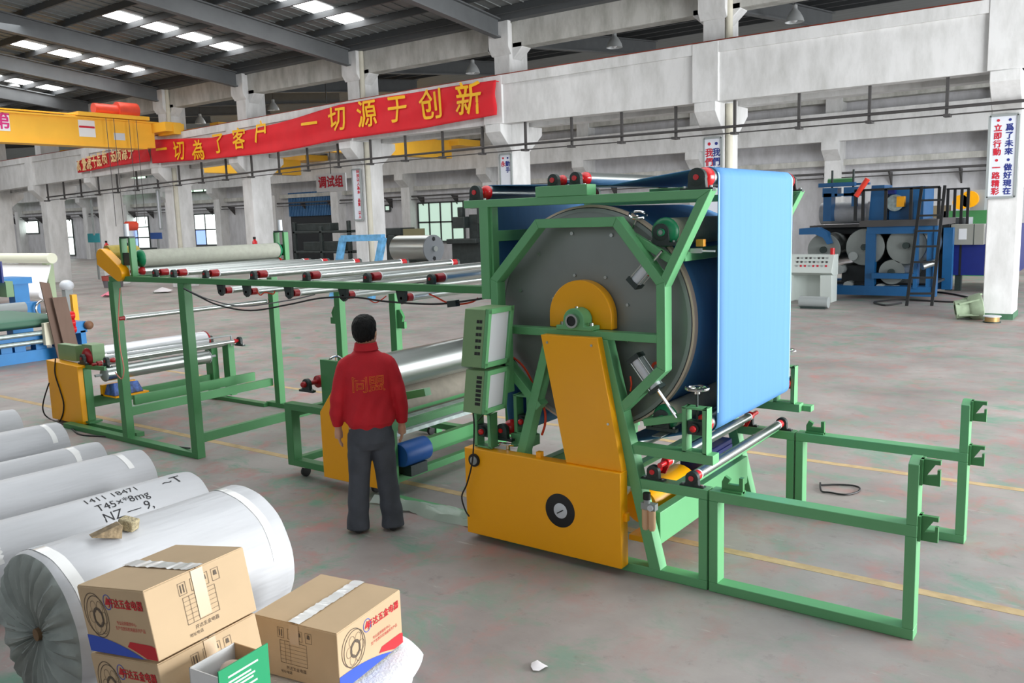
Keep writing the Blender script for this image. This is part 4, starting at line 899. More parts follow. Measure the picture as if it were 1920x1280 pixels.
# hair
hair = MB(); vs = []
for i in range(13):
    t = math.pi*i/12; z = 1.637+.108*math.cos(t)
    r = max(.05, math.sin(t)); low = max(0, (1.6-z)/.08)
    vs += [hd((.088-.006*low)*r**.75*math.cos(2*math.pi*k/n), (.098 if math.sin(2*math.pi*k/n) < 0 else .098-.05*min(1, max(0, (1.69-z)/.05)))*r**.75*math.sin(2*math.pi*k/n)-.008-.006*low, z) for k in range(n)]
hair.add(vs, [(i*n+k, i*n+(k+1) % n, (i+1)*n+(k+1) % n, (i+1)*n+k) for i in range(12) for k in range(n)]+[tuple(range(n))[::-1], tuple(12*n+k for k in range(n))], True)
fuse(hair, 'hair', HAIR, PM, .007, 3, lambda c: .005*mnoise.noise(Vector((c.x*70, c.y*70, c.z*25))))
# jacket
TOR = [(.845, .172, .122), (.875, .188, .134), (.93, .2, .143), (1.05, .2, .143), (1.2, .2, .136), (1.31, .198, .124), (1.38, .175, .11), (1.425, .135, .096), (1.455, .1, .083), (1.475, .08, .077), (1.51, .077, .075)]
jk = MB(); loft(jk, [(0, 0, z, rx, ry) for z, rx, ry in TOR], 36)
for s in (-1, 1):
    limb(jk, [(s*.1, 0, 1.39, .06), (s*.165, -.004, 1.345, .069), (s*.205, -.015, 1.24, .064), (s*.236, -.025, 1.09, .06), (s*.25, 0, .98, .057), (s*.252, .03, .895, .048), (s*.252, .035, .865, .044)], 20)
def folds(c):
    a = mnoise.noise(Vector((c.x*9, c.y*9, c.z*4.5+3))); b = math.sin(34*c.z+9*abs(c.x)+5*mnoise.noise(Vector((c.x*5, c.y*5, c.z*5))))
    w = max(0, 1-abs(c.z-.95)/.25); d = math.sin(60*c.x+3*math.sin(9*c.z))
    return .009*a+.003*b*(abs(c.x) > .2)+.006*w*d*(abs(c.x) < .2)+(.006 if c.z < .885 and abs(c.x) < .2 else 0)*-1
ja = fuse(jk, 'jacket', JACK, PM, .009, 4, folds)
MB().lathe((0, 0, 1.468), (0, 0, 2), [(0, .098), (.02, .092), (.055, .085), (.058, .078), (.02, .078)], 32, False).build('collar', JACK, PM)
GOLDT = mat('gold_embroidery', (236, 130, 40), .6)
def outline(body_, size, cx, cz):
    cu = bpy.data.curves.new('t', 'FONT'); cu.body = body_; cu.align_x = 'CENTER'; cu.align_y = 'CENTER'; cu.size = size; cu.fill_mode = 'NONE'; cu.bevel_depth = .0016; cu.bevel_resolution = 0; cu.resolution_u = 2
    ob = bpy.data.objects.new('t', cu); COL.objects.link(ob); dg = bpy.context.evaluated_depsgraph_get(); me = bpy.data.meshes.new_from_object(ob.evaluated_get(dg))
    bpy.data.objects.remove(ob); me.materials.clear(); me.materials.append(GOLDT)
    for v in me.vertices:
        x, z, d = cx+v.co.x, cz+v.co.y, v.co.z
        hit, loc, nor, _ = ja.ray_cast(Vector((x, -1, z)), Vector((0, 1, 0)))
        v.co = Vector((x, (loc.y if hit else -.14)-.002+d, z))
    o = bpy.data.objects.new('embroidery', me); COL.objects.link(o); o.parent = ja
bpy.context.view_layer.update()
outline('同', .135, -.062, 1.205); outline('盟', .135, .068, 1.205)
# trousers and shoes
tr = MB(); loft(tr, [(0, 0, .68, .165, .11), (0, -.005, .74, .176, .128), (0, -.005, .8, .172, .124), (0, 0, .88, .165, .115)], 32)
for s in (-1, 1):
    limb(tr, [(s*.085, 0, .8, .095), (s*.09, 0, .68, .098), (s*.105, .012, .47, .086), (s*.125, .0, .25, .083), (s*.136, -.01, .1, .088), (s*.138, -.015, .022, .092)], 22)
fuse(tr, 'trousers', TROU, PM, .0085, 3, lambda c: .005*mnoise.noise(Vector((c.x*14, c.y*14, c.z*8)))+.004*math.sin(38*c.z+8*c.x)*max(0, 1-abs(c.z-.18)/.2)+.003*math.sin(50*c.z+20*c.x)*max(0, 1-abs(c.z-.66)/.1))
for s in (-1, 1):
    sh = MB(); limb(sh, [(s*.135, -.095, .035, .03), (s*.136, -.05, .042, .042), (s*.14, .03, .045, .043), (s*.147, .11, .04, .042), (s*.152, .17, .034, .03)], 18)
    o = fuse(sh, 'shoe', SHOE, PM, .007, 3)
    for v in o.data.vertices: v.co.z = max(v.co.z, .001)

# ================================================================== WRAPPED FABRIC ROLLS on the floor
WRAP = mat('white_woven_wrapping', (198, 200, 204), .5, var=.1, scale=3.5, stretch=(1.5, .22, 1.5), bump=.4, bscale=10)
WRAPE = mat('gathered_wrapping', (150, 158, 154), .6, var=.25, scale=7)
TAPE = mat('clear_packing_tape', (232, 233, 232), .12, spec=.9)
INK = mat('black_marker', (40, 40, 44), .7); CARDC = mat('cardboard_core', (120, 96, 70), .9)
def wrapped_roll(x, R, y0, y1, lab, seed, tilt=0., end=False, tapes=()):
    t = thing('fabric_roll', (x, (y0+y1)/2, 0), lab, 'roll'); rnd = random.Random(seed); n = 56; ny = 40; vs = []
    ph = [rnd.random()*6 for _ in range(4)]
    def rad(a, y): return R*(1+.006*math.sin(3*a+ph[0]+2*y)+.005*math.sin(7*a+ph[1]-3*y)+.004*math.sin(13*a+ph[2]))
    def pt(a, y, k=1.):
        r = rad(a, y)*k; return (x+tilt*(y-y0)+r*math.cos(a), y, max(R+r*math.sin(a), .001))
    for j in range(ny+1):
        y = y0+(y1-y0)*j/ny; k = 1-.03*(j in (0, ny))
        vs += [pt(2*math.pi*i/n, y, k) for i in range(n)]
    fs = [(j*n+i, j*n+(i+1) % n, (j+1)*n+(i+1) % n, (j+1)*n+i) for j in range(ny) for i in range(n)]+[tuple(ny*n+i for i in range(n))]
    if not end: fs.append(tuple(range(n))[::-1])
    MB().add(vs, fs, True).build('wrapping', WRAP, t)
    if end:      # gathered pleats pulled into the core
        m = 168; vs = []; rings = [(1., .0), (.97, .012), (.8, .03), (.6, .035), (.4, .03), (.22, .012), (.1, -.0), (.07, -.03)]
        for q, (k, bulge) in enumerate(rings):
            for i in range(m):
                a = 2*math.pi*i/m; w = .018*math.sin(22*a+ph[3]+1.5*math.sin(5*a))*(0 if q == 0 else 1)*math.sin(math.pi*min(1, 1-k+.12))+.008*math.sin(51*a+4*k)*(k < .95)
                p = pt(a, y0, k*.97); vs.append((p[0], y0-bulge-w, p[2]))
        e = MB().add(vs, [(j*m+i, j*m+(i+1) % m, (j+1)*m+(i+1) % m, (j+1)*m+i) for j in range(len(rings)-1) for i in range(m)], True).build('gathered_end', WRAPE, t)
        MB().cyl((x, y0-.02, R), (x, y0+.1, R), R*.075, 16).build('core', CARDC, t)
    for (yy, a0, a1, w) in tapes:
        k = 14; vs = []
        for i in range(k+1):
            a = math.radians(a0+(a1-a0)*i/k)
            for dy in (-w/2, w/2): r = rad(a, yy)*1.006; vs.append((x+tilt*(yy-y0)+r*math.cos(a), yy+dy+.01*math.sin(3*a), R+r*math.sin(a)))
        MB().add(vs, [(2*i, 2*i+2, 2*i+3, 2*i+1) for i in range(k)], True).build('tape', TAPE, t)
    return t, rad, pt
A1 = wrapped_roll(-4.42, .43, 1.86, 3.15, 'largest white wrapped fabric roll with a gathered end beside the cardboard boxes', 1, 0, True, ((1.93, 20, 120, .06), (3.02, 10, 110, .05)))
A2 = wrapped_roll(-6.05, .29, .4, 3.7, 'white wrapped fabric roll with black handwriting near its end', 2, .05, False, ((2.2, 20, 90, .07),))
A3 = wrapped_roll(-7.2, .27, .5, 3.95, 'white wrapped fabric roll lying next to the roll with handwriting', 3, .05, False, ((2.35, 30, 100, .08), (3.75, 40, 120, .05)))
A4 = wrapped_roll(-8.45, .19, .6, 4.22, 'slimmest white wrapped fabric roll between two thicker rolls', 4, .05, False, ((3.95, 20, 110, .07),))
A5 = wrapped_roll(-9.15, .25, .8, 4.2, 'white wrapped fabric roll pointing at the yellow end cover of the unwind stand', 5, .04, False, ((4.05, 20, 110, .05),))
A6 = wrapped_roll(-10.6, .22, 1., 4.4, 'white wrapped fabric roll lying furthest from the cardboard boxes', 6, .04, False, ((4.1, 20, 120, .08),))
# handwriting bent over the second roll
t2, rad2, pt2 = A2
def scribble(body_, a_deg, yc, size):
    me = text(body_, size, INK, t2, (0, 0, 0), (1, 0, 0), (0, 1, 0), 'handwriting'); o = Vector(ORG[t2.name]); rnd = random.Random(len(body_))
    for v in me.data.vertices:
        u, w = v.co.x+o.x, v.co.y+o.y
        a = math.radians(a_deg)+(w+.22*u*.12)/.29; y = yc+u
        p = pt2(a, y, 1.008); v.co = Vector(p)-o
scribble('1411 18471', 78, 3.05, .085); scribble('T45×*8mg', 58, 3.08, .09); scribble('NZ — 9,', 40, 3.08, .1); scribble('VB  9290 Im', 18, 3.15, .12); scribble('~T', 74, 3.5, .14)
# blocks lying on the largest roll
WOODM = mat('weathered_wood', (150, 132, 104), .9, var=.45, scale=26, bump=.4, bscale=40)
def on_roll(px, py):
    z = .85
    for _ in range(6): p = U(px, py, z=z); z = .43+math.sqrt(max(0, .434**2-(p[0]+4.42)**2))
    return p
p = on_roll(200, 1012)
w = MB().prism([(-.08, 0), (.07, 0), (.06, .07), (.045, .075)], -.035, .035).build('wood_wedge', WOODM, None, .003); w.location = (p[0], p[1], p[2]+.018); w.rotation_euler = (0, math.asin((p[0]+4.42)/.434), math.radians(75)); tag(w, 'weathered wooden wedge lying on the largest wrapped roll', 'wedge')
p = on_roll(240, 992)
w = MB().box(-.045, .045, -.035, .035, 0, .06).build('rubble_block', mat('gritty_block', (176, 164, 132), .95, var=.4, scale=50, bump=.6, bscale=70), None, .008); w.location = (p[0], p[1], p[2]+.002); w.rotation_euler = (0, math.asin((p[0]+4.42)/.434), .5); tag(w, 'small gritty stone block beside the wooden wedge on the largest roll', 'block')

# ================================================================== CARDBOARD BOXES
CARD = mat('cardboard', (198, 172, 138), .85, var=.05, scale=5); CARDI = mat('cardboard_inside', (186, 150, 108), .9)
PRED = mat('red_print', (198, 40, 48), .7); PBLU = mat('blue_print', (54, 86, 190), .7); PBLK = mat('black_print', (96, 84, 72), .8)
def carton(name, lab, w, d, h, logo):
    """logo: 'front' puts the maker's face on -y and the shipping marks on +x; 'right' the other way"""
    t = bpy.data.objects.new(name, None); COL.objects.link(t); tag(t, lab, 'box', 'printed cardboard boxes'); ORG[t.name] = (0, 0, 0)
    body_ = MB().box(-w/2, w/2, -d/2, d/2, 0, h).build('carton', CARD, t, .004)
    sw = (lambda a, b: (a, b)) if logo == 'front' else (lambda a, b: (b, a)); la, lb = sw(w, d)
    for a, c in ((-lb/2+.004, -.003), (.003, lb/2-.004)):
        if logo == 'front': MB().box(-w/2+.004, w/2-.004, a, c, h, h+.004).build('flap', CARD, t)
        else: MB().box(a, c, -d/2+.004, d/2-.004, h, h+.004).build('flap', CARD, t)
    def face(side):
        if side == 'front': return lambda u, v, e=.002: Vector((-w/2+u*w, -d/2-e, v*h)), (1, 0, 0), w
        return lambda u, v, e=.002: Vector((w/2+e, -d/2+u*d, v*h)), (0, 1, 0), d
    F, rt, W = face('front' if logo == 'front' else 'right')
    def strip(fn, top, bot, name_, m):
        n_ = 20; vs = []
        for i in range(n_+1):
            u = i/n_; vs += [fn(u, bot(u)), fn(u, max(top(u), bot(u)))]
        MB().add(vs, [(2*i, 2*i+2, 2*i+3, 2*i+1) for i in range(n_)]).build(name_, m, t)
    flip = (lambda u: u)
    strip(F, lambda u: max(0.004, .26*(1-(u/.82)**2)), lambda u: .004, 'blue_swoosh', PBLU)
    strip(F, lambda u: .2 if u > .97 else (0.004 if u < .55 else .24*min(1, (u-.55)/.1)*(1-.15*(u-.55))-.0), lambda u: max(.004, .28*(1-(u/.86)**2)+.012) if u < .86 else .016, 'red_swoosh', PRED)
    text('开达五金电器', W*.085, PRED, t, F(.7, .78), rt, (0, 0, 1), 'lettering', 1., .0012)
    text('专业品质服务中心', W*.036, PRED, t, F(.66, .50), rt, (0, 0, 1)); text('生产优质风机电器系列产品', W*.036, PRED, t, F(.7, .42), rt, (0, 0, 1))
    def ring(fn, u, v, ru, rv, m, wd=.0018, name_='printed_ring', W_=W):
        n_ = 40; vs = []
        for i in range(n_):
            a = 2*math.pi*i/n_
            for k in (-1, 1): vs.append(fn(u+(ru+k*wd)/W_*math.cos(a), v+(rv+k*wd)/h*math.sin(a)))
        MB().add(vs, [(2*i, 2*((i+1) % n_), 2*((i+1) % n_)+1, 2*i+1) for i in range(n_)]).build(name_, m, t)
    ring(F, .24, .56, .085, .095, PBLK); ring(F, .21, .60, .085, .095, PBLK); ring(F, .25, .55, .035, .04, PBLK, .006)
    for k in range(6):
        a = k*math.pi/3; ring(F, .25+.05*math.cos(a)/W, .55+.055*math.sin(a)/h, .022, .026, PBLK, .001)
    ring(F, .44, .8, .03, .033, PBLU); MB().add([F(.44-.04, .76), F(.44+.04, .76), F(.44, .88)], [(0, 1, 2)]).build('printed_mark', PRED, t)
    # shipping marks
    G, rt2, W2 = face('right' if logo == 'front' else 'front')
    def rect(u0, v0, u1, v1, wd=.0018, m=PBLK):
        du, dv = wd/W2, wd/h; mb = MB()
        for a in ((u0, v0, u1, v0+dv), (u0, v1-dv, u1, v1), (u0, v0, u0+du, v1), (u1-du, v0, u1, v1)):
            mb.add([G(a[0], a[1]), G(a[2], a[1]), G(a[2], a[3]), G(a[0], a[3])], [(0, 1, 2, 3)])
        mb.build('printed_frame', m, t)
    for i, u in enumerate((.3, .42, .52, .63)):
        rect(u, .72, u+.075, .9)
        if i == 0:
            for k in (.25, .6): MB().add([G(u+.075*k, .75), G(u+.075*k+.01, .75), G(u+.075*k+.01, .87), G(u+.075*k, .87)], [(0, 1, 2, 3)]).build('arrow_mark', PBLK, t)
        else: MB().add([G(u+.02, .8), G(u+.055, .8), G(u+.05, .87), G(u+.025, .87)], [(0, 1, 2, 3)]).build('glass_mark', PBLK, t)
    rect(.32, .28, .64, .68)
    for k in range(1, 6): v = .28+.4*k/6; MB().add([G(.32, v), G(.64, v), G(.64, v+.004), G(.32, v+.004)], [(0, 1, 2, 3)]).build('table_rule', PBLK, t)
    for u in (.38, .44): MB().add([G(u, .28), G(u+.003, .28), G(u+.003, .68), G(u, .68)], [(0, 1, 2, 3)]).build('table_rule', PBLK, t)
    text('开达五金电器', W2*.04, PBLK, t, G(.5, .2), rt2, (0, 0, 1)); text('地址电话', W2*.034, PBLK, t, G(.38, .12), rt2, (0, 0, 1))
    # tape over the flap joint
    n_ = 30; vs = []; rnd = random.Random(len(lab))
    for i in range(n_+1):
        u = -la/2+la*i/n_; vs += [(*sw(u, e+.004*rnd.random()), h+.006+.006*rnd.random()) for e in (-.035, 0, .035)]
    MB().add(vs, [(3*i+j, 3*i+3+j, 3*i+4+j, 3*i+1+j) for i in range(n_) for j in (0, 1)]).build('packing_tape', TAPE, t)
    if logo == 'front': MB().add([(w/2+.003, -.03, h), (w/2+.003, .03, h), (w/2+.003, .03, h*.3), (w/2+.003, -.03, h*.3)], [(0, 1, 2, 3)]).build('tape_end', mat('tape_on_card', (202, 176, 144), .25), t)
    else: MB().add([(-.03-w*.0, -d/2-.003, h), (.03, -d/2-.003, h), (.03, -d/2-.003, h*.65), (-.03, -d/2-.003, h*.65)], [(0, 1, 2, 3)]).build('tape_end', mat('tape_on_card', (212, 186, 158), .2), t)
    return t
from mathutils import Quaternion
rv = Vector((.0356, -.1742, .0343)); qb = Quaternion(rv.normalized(), rv.length)
BW, BD, BH = .528, .506, .30
b1 = carton('cardboard_box', 'closed cardboard box lying tilted on top of the box stack', BW, BD, BH, 'front'); b1.rotation_mode = 'QUATERNION'; b1.rotation_quaternion = qb; b1.location = (-3.441, 2.023, .647)
b2 = carton('cardboard_box', 'cardboard box under the tilted box, beside the green-fronted carton', BW, BD, BH, 'front'); b2.rotation_mode = 'QUATERNION'; b2.rotation_quaternion = qb
b2.location = Vector((-3.441, 2.023, .647))-qb @ Vector((.02, .0, BH+.018))
b3 = carton('cardboard_box', 'square cardboard box with shiny tape standing on white sacks', .533, .538, .3, 'right'); b3.rotation_euler.z = .165; b3.location = (-3.315, 2.81, .2)
# open carton with green front
gx = thing('open_carton', (0, 0, 0), 'small open white carton with a green printed front holding a bagged part', 'box'); ORG[gx.name] = (0, 0, 0)
GRNP = mat('green_print', (24, 150, 98), .5); gw, gd_, gh = .18, .24, .66
for a in ((-gw/2, gw/2, -gd_/2, -gd_/2+.005, 0, gh), (-gw/2, gw/2, gd_/2-.005, gd_/2, 0, gh), (-gw/2, -gw/2+.005, -gd_/2, gd_/2, 0, gh), (gw/2-.005, gw/2, -gd_/2, gd_/2, 0, gh), (-gw/2, gw/2, -gd_/2, gd_/2, 0, .005)): bx('carton_wall', CARDI if a[2] > 0 else WHITE, gx, *a)
bx('green_panel', GRNP, gx, gw/2-.002, gw/2+.004, -gd_/2-.005, gd_/2+.02, 0, gh+.03)
for k, (v, L) in enumerate(((.9, .16), (.78, .12), (.7, .14), (.62, .13), (.5, .15))): bx('print_line', WHITE, gx, gw/2+.004, gw/2+.005, -.08, -.08+L, gh-.2+.2*v, gh-.2+.2*v+.008)
MB().sphere((.0, .03, .58), .06, 10, (1.2, .9, 1)).build('bagged_part', mat('clear_bag', (196, 176, 164), .15), gx)
pg = U(418, 1240, z=.66); gx.location = (pg[0], pg[1]+.02, .0); gx.rotation_euler = (0, 0, math.radians(6))
# white sacks that carry the boxes
SACK = mat('white_sack', (226, 231, 238), .6, var=.05, scale=8, bump=.3, bscale=60)
def sack(x, y, z, rot, L, W, H, lab, seed):
    mb = MB(); n_, m_ = 30, 18; vs = []; rnd = random.Random(seed)
    for i in range(n_+1):
        for j in range(m_+1):
            u, v = 2*i/n_-1, 2*j/m_-1; prof = (max(0, 1-abs(u)**4)*max(0, 1-abs(v)**3.2))**.45
            vs.append((u*L/2*math.sqrt(1-.42*v*v), v*W/2*math.sqrt(1-.42*u*u), H*prof*(.92+.08*math.sin(5*u+seed)*math.cos(4*v))))
    top = len(vs); vs += [(a, b, 0) for a, b, c in vs]; q = m_+1
    fs = [(i*q+j, (i+1)*q+j, (i+1)*q+j+1, i*q+j+1) for i in range(n_) for j in range(m_)]; fs += [tuple(top+k for k in f)[::-1] for f in fs]
    o = mb.add(vs, fs, True).build('sack', SACK); o.location = (x, y, z); o.rotation_euler.z = rot; return tag(o, lab, 'sack', 'white woven sacks under the boxes')
sack(-3.3, 2.75, 0, .165, .78, .95, .11, 'lower white woven sack under the square taped box', 1); sack(-3.27, 2.77, .11, .165, .8, 1.04, .09, 'upper white woven sack directly under the square taped box', 2)
sack(-3.5, 1.92, 0, .05, .76, .6, .15, 'lower white woven sack under the stack of two boxes', 3); sack(-3.5, 1.92, .15, .05, .74, .6, .125, 'upper white woven sack under the stack of two boxes', 4)
# ================================================================== BACKGROUND: blue coating line beyond the columns
def ubox(name, m, parent, px0, py0, px1, py1, y, depth, bev=0.):
    """box whose front face fills a picture rectangle on the plane y"""
    a = U(px0, py0, y=y); c = U(px1, py1, y=y); return bx(name, m, parent, a[0], c[0], y, y+depth, max(0, c[2]), a[2], bev=bev)
# ---- control console
Yc = 22.9; a = U(1470, 480, y=Yc); c = U(1562, 478, y=Yc); x0, x1 = a[0], c[0]; zt = c[2]
CON = thing('control_console', ((x0+x1)/2, Yc, 0), 'pale grey control console with rows of switches and a red beacon', 'console')
CGR = mat('pale_console_grey', (206, 214, 210), .5)
MB().prismx([(Yc-.1, .78), (Yc-.1, .84), (Yc+.12, zt), (Yc+.5, zt), (Yc+.5, .7), (Yc+.1, .7)], x0, x1).build('desk', CGR, CON, .01)
bx('pedestal', CGR, CON, x1-.32, x1-.02, Yc, Yc+.5, 0, .72, bev=.01); bx('pedestal', CGR, CON, x0, x0+.2, Yc, Yc+.5, 0, .72, bev=.01); bx('back_panel', CGR, CON, x0, x1-.3, Yc+.4, Yc+.45, 0, .72)
for r in range(3):
    for k in range(8):
        xx = x0+(x1-x0)*(.28+.085*k); v = .3+.25*r; yy = Yc-.1+.22*v; zz = .84+(zt-.84)*v
        bx('switch', (REDT, PIPE, PIPE)[r] if (k+r) % 3 else GREYP, CON, xx-.025, xx+.025, yy-.02, yy+.0, zz-.025, zz+.025)
MB().cyl((x1-.1, Yc+.3, zt), (x1-.1, Yc+.3, zt+.17), .06, 12).build('beacon', RED, CON)
# ---- coating line
DRKM = mat('dark_interior_backing', (30, 36, 40), .6, var=.3, scale=5)  # for boxes added to make the inside of the line look dark
LB = NAVYB; Yl = 24.2
LN = thing('coating_line', (-5.5, 26, 0), 'big dark blue coating line with steel drums, platform railing and ladder beyond the columns', 'machine')
def lx(px, y=Yl): return U(px, 450, y=y)[0]
def lz(py, px=1680, y=Yl): return U(px, py, y=y)[2]
bx('base_beam', LB, LN, lx(1500), lx(1750), Yl-.02, Yl+.2, .1, .35); bx('base_beam', LB, LN, lx(1500), lx(1750), Yl+2.3, Yl+2.5, .1, .35)
for px in (1632, 1748): bx('post', LB, LN, lx(px)-.12, lx(px)+.12, Yl, Yl+.25, .1, lz(432)); bx('post', LB, LN, lx(px)-.12, lx(px)+.12, Yl+2.2, Yl+2.45, .1, lz(432))
bx('top_beam', LB, LN, lx(1625), lx(1758), Yl-.02, Yl+.25, lz(438), lz(424))
bx('platform', PIPE, LN, lx(1612), lx(1758), Yl-.1, Yl+2.5, lz(424), lz(412))
def ldrum(px, py, r, m=STEEL, face=DISC, y0=Yl+.15, y1=Yl+2.3):
    p = U(px, py, y=y0); o = MB().cyl((p[0], y0, p[2]), (p[0], y1, p[2]), r, 36).build('drum', m, LN)
    MB().lathe((p[0], y0-.02, p[2]), (p[0], y0, p[2]), [(0, r*.2), (0, r*.97), (.02, r)], 36, False).build('drum_face', face, o); MB().cyl((p[0], y0-.12, p[2]), (p[0], y0, p[2]), .09, 12).build('journal', IRON, o)
ldrum(1622, 463, .5); ldrum(1700, 460, .5); ldrum(1672, 510, .33); ldrum(1545, 468, .45)
MB().cyl((lx(1735), Yl-.3, lz(498)), (lx(1757), Yl-.05, lz(490)), .09, 14).build('idle_roll', STEEL, LN)
bx('trough', LB, LN, lx(1638), lx(1720), Yl-.1, Yl+.3, lz(522), lz(512)); bx('side_plate', LB, LN, lx(1715), lx(1722), Yl-.05, Yl+.3, .3, lz(430)); bx('side_plate', LB, LN, lx(1752), lx(1757), Yl-.05, Yl+.3, .2, lz(425))
# upper blue tower, gear block and nip frame
MB().prism([(lx(1622), lz(412)), (lx(1652), lz(412)), (lx(1650), lz(345)), (lx(1626), lz(345))], Yl+.3, Yl+1.2).build('tower', LB, LN)
bx('gear_block', LB, LN, lx(1655), lx(1722), Yl+.6, Yl+1.8, lz(412), lz(350)); MB().cyl((lx(1668), Yl+.45, lz(380)), (lx(1668), Yl+.6, lz(380)), .22, 24).build('flywheel', GALV, LN)
bx('belt_guard', YEL, LN, lx(1672), lx(1686), Yl+.4, Yl+.6, lz(388), lz(368)); bx('blue_motor', DNAVY, LN, lx(1655), lx(1668), Yl+.4, Yl+.7, lz(363), lz(355))
bx('side_cabinet', LB, LN, lx(1708), lx(1726), Yl+.2, Yl+1, lz(412), lz(378))
for px in (1546, 1586):
    bx('nip_block', LB, LN, lx(px)-.2, lx(px)+.2, Yl+.4, Yl+.8, lz(364), lz(346)); MB().cyl((lx(px), Yl+.6, lz(350)), (lx(px), Yl+.6, lz(311)), .03, 8).build('screw', IRON, LN)
bx('nip_beam', LB, LN, lx(1522), lx(1590), Yl+.5, Yl+.7, lz(344), lz(336)); bx('nip_beam', LB, LN, lx(1550), lx(1612), Yl+.8, Yl+.95, lz(342), lz(338)); bx('nip_beam', LB, LN, lx(1555), lx(1592), Yl+.4, Yl+.6, lz(363), lz(358))
MB().cyl((lx(1527), Yl+1.2, lz(333)), (lx(1575), Yl+1.2, lz(333)), .1, 14).build('rubber_roll', DGREEN, LN)
bx('nip_post', LB, LN, lx(1534), lx(1549), Yl+.4, Yl+.8, lz(412), lz(357)); bx('nip_post', LB, LN, lx(1587), lx(1592), Yl+.4, Yl+.8, lz(384), lz(357))
MB().prism([(lx(1500), lz(425))]+[(lx(q), lz(w)) for q, w in ((1535, 423), (1552, 433), (1560, 455), (1553, 457), (1545, 444), (1530, 437), (1500, 437))], Yl-.1, Yl+.2).build('curved_arm', LB, LN)
MB().cyl((lx(1520), Yl+1, lz(397)), (lx(1610), Yl+1, lz(397)), .3, 24).build('fabric_roll_stock', mat('grey_film', (168, 170, 174), .4, var=.15), LN)
for k in range(5): bx('catwalk_bar', PIPE, LN, lx(1505), lx(1612), Yl+.6+.35*k, Yl+.68+.35*k, lz(425), lz(421))
MB().path([U(1605, 368, y=Yl-.1), U(1627, 335, y=Yl-.1)], .07, 10).build('red_bar', mat('signal_red', (240, 64, 44), .5), LN)
bx('rear_dark_fill', DRKM, LN, lx(1560), lx(1745), Yl+2.5, Yl+2.9, .3, lz(424)); bx('low_dark_fill', DRKM, LN, lx(1560), lx(1745), Yl+.3, Yl+2.2, .36, .42); bx('catwalk_dark_fill', DRKM, LN, lx(1515), lx(1610), Yl+1.2, Yl+2.4, lz(440), lz(426))  # dark boxes added to stand for the black interior behind the drums
for px, py in ((1575, 505), (1590, 535), (1600, 480), (1650, 540)): q = U(px, py, y=Yl+.1); MB().cyl((q[0], Yl+.05, q[2]), (q[0], Yl+2, q[2]), .12, 14).build('idle_roll', GREYP, LN)
bx('dark_fill_box', DRKM, LN, lx(1572), lx(1620), Yl+.4, Yl+1.4, .35, lz(500))
# railing
zr0, zr1 = lz(412), lz(354)
for px in (1604, 1618, 1660, 1707, 1759): bx('railing_post', RUB, LN, lx(px)-.035, lx(px)+.035, Yl-.12, Yl-.05, zr0, zr1)
bx('railing_rail', RUB, LN, lx(1602), lx(1760), Yl-.12, Yl-.05, zr1-.03, zr1+.03)
RP = []
for px in (1773, 1786, 1799, 1811): RP.append(px)

# ladder
lad = [U(1700, 573, z=0), U(1747, 573, z=0)]; yb = 23.0
la, lb = U(1700, 573, z=0), U(1747, 573, z=0)
for q in (la, lb): MB().bar(q, (q[0], Yl-.15, lz(352)), .07, .05).build('ladder_rail', RUB, LN)
for k in range(7):
    f_ = .1+k*.13; p1 = Vector(la)*(1-f_)+Vector((la[0], Yl-.15, lz(352)))*f_; p2 = Vector(lb)*(1-f_)+Vector((lb[0], Yl-.15, lz(352)))*f_; MB().bar(p1, p2, .05, .05).build('ladder_rung', RUB, LN)
# deep blue oven with grey switch cabinet
OV = thing('drying_oven', (-3.6, 28, 0), 'deep blue drying oven with a grey switch cabinet and yellow handle behind the column', 'machine')
Yo = 27.15; ox = lambda px: U(px, 450, y=Yo)[0]; oz = lambda py: U(1800, py, y=Yo)[2]
bx('housing', DNAVY, OV, ox(1764), ox(1900), Yo, Yo+3, .45, oz(424)); bx('trim_strip', NAVYB, OV, ox(1783), ox(1786), Yo-.03, Yo, .45, oz(424)); bx('trim_strip', NAVYB, OV, ox(1764), ox(1767), Yo-.03, Yo, .45, oz(424))
bx('seam', RUB, OV, ox(1800), ox(1804), Yo-.01, Yo, .45, oz(458))
for px in (1780, 1798, 1890): bx('leg', IRON, OV, ox(px)-.08, ox(px)+.08, Yo+.1, Yo+.3, 0, .45)
bx('switch_cabinet', mat('drab_grey', (150, 150, 142), .5), OV, ox(1786), ox(1848), Yo-.35, Yo-.01, oz(458), oz(420), bev=.01); bx('notice', WHITE, OV, ox(1801), ox(1816), Yo-.36, Yo-.35, oz(448), oz(428)); bx('door_seam', IRON, OV, ox(1829), ox(1830), Yo-.36, Yo-.35, oz(458), oz(420))
MB().path([(ox(1768), Yo-.0, oz(441)), (ox(1771), Yo-.12, oz(443)), (ox(1771), Yo-.12, oz(465)), (ox(1768), Yo, oz(468))], .05, 8).build('handle', YEL, OV)
for px in RP: bx('railing_post', RUB, OV, ox(px)-.035, ox(px)+.035, Yo+.05, Yo+.12, oz(424), oz(354))
bx('railing_rail', RUB, OV, ox(1770), ox(1813), Yo+.05, Yo+.12, oz(355), oz(352))
bx('roof_duct', GREYP, OV, ox(1766), ox(1812), Yo+.2, Yo+1, oz(424), oz(408))
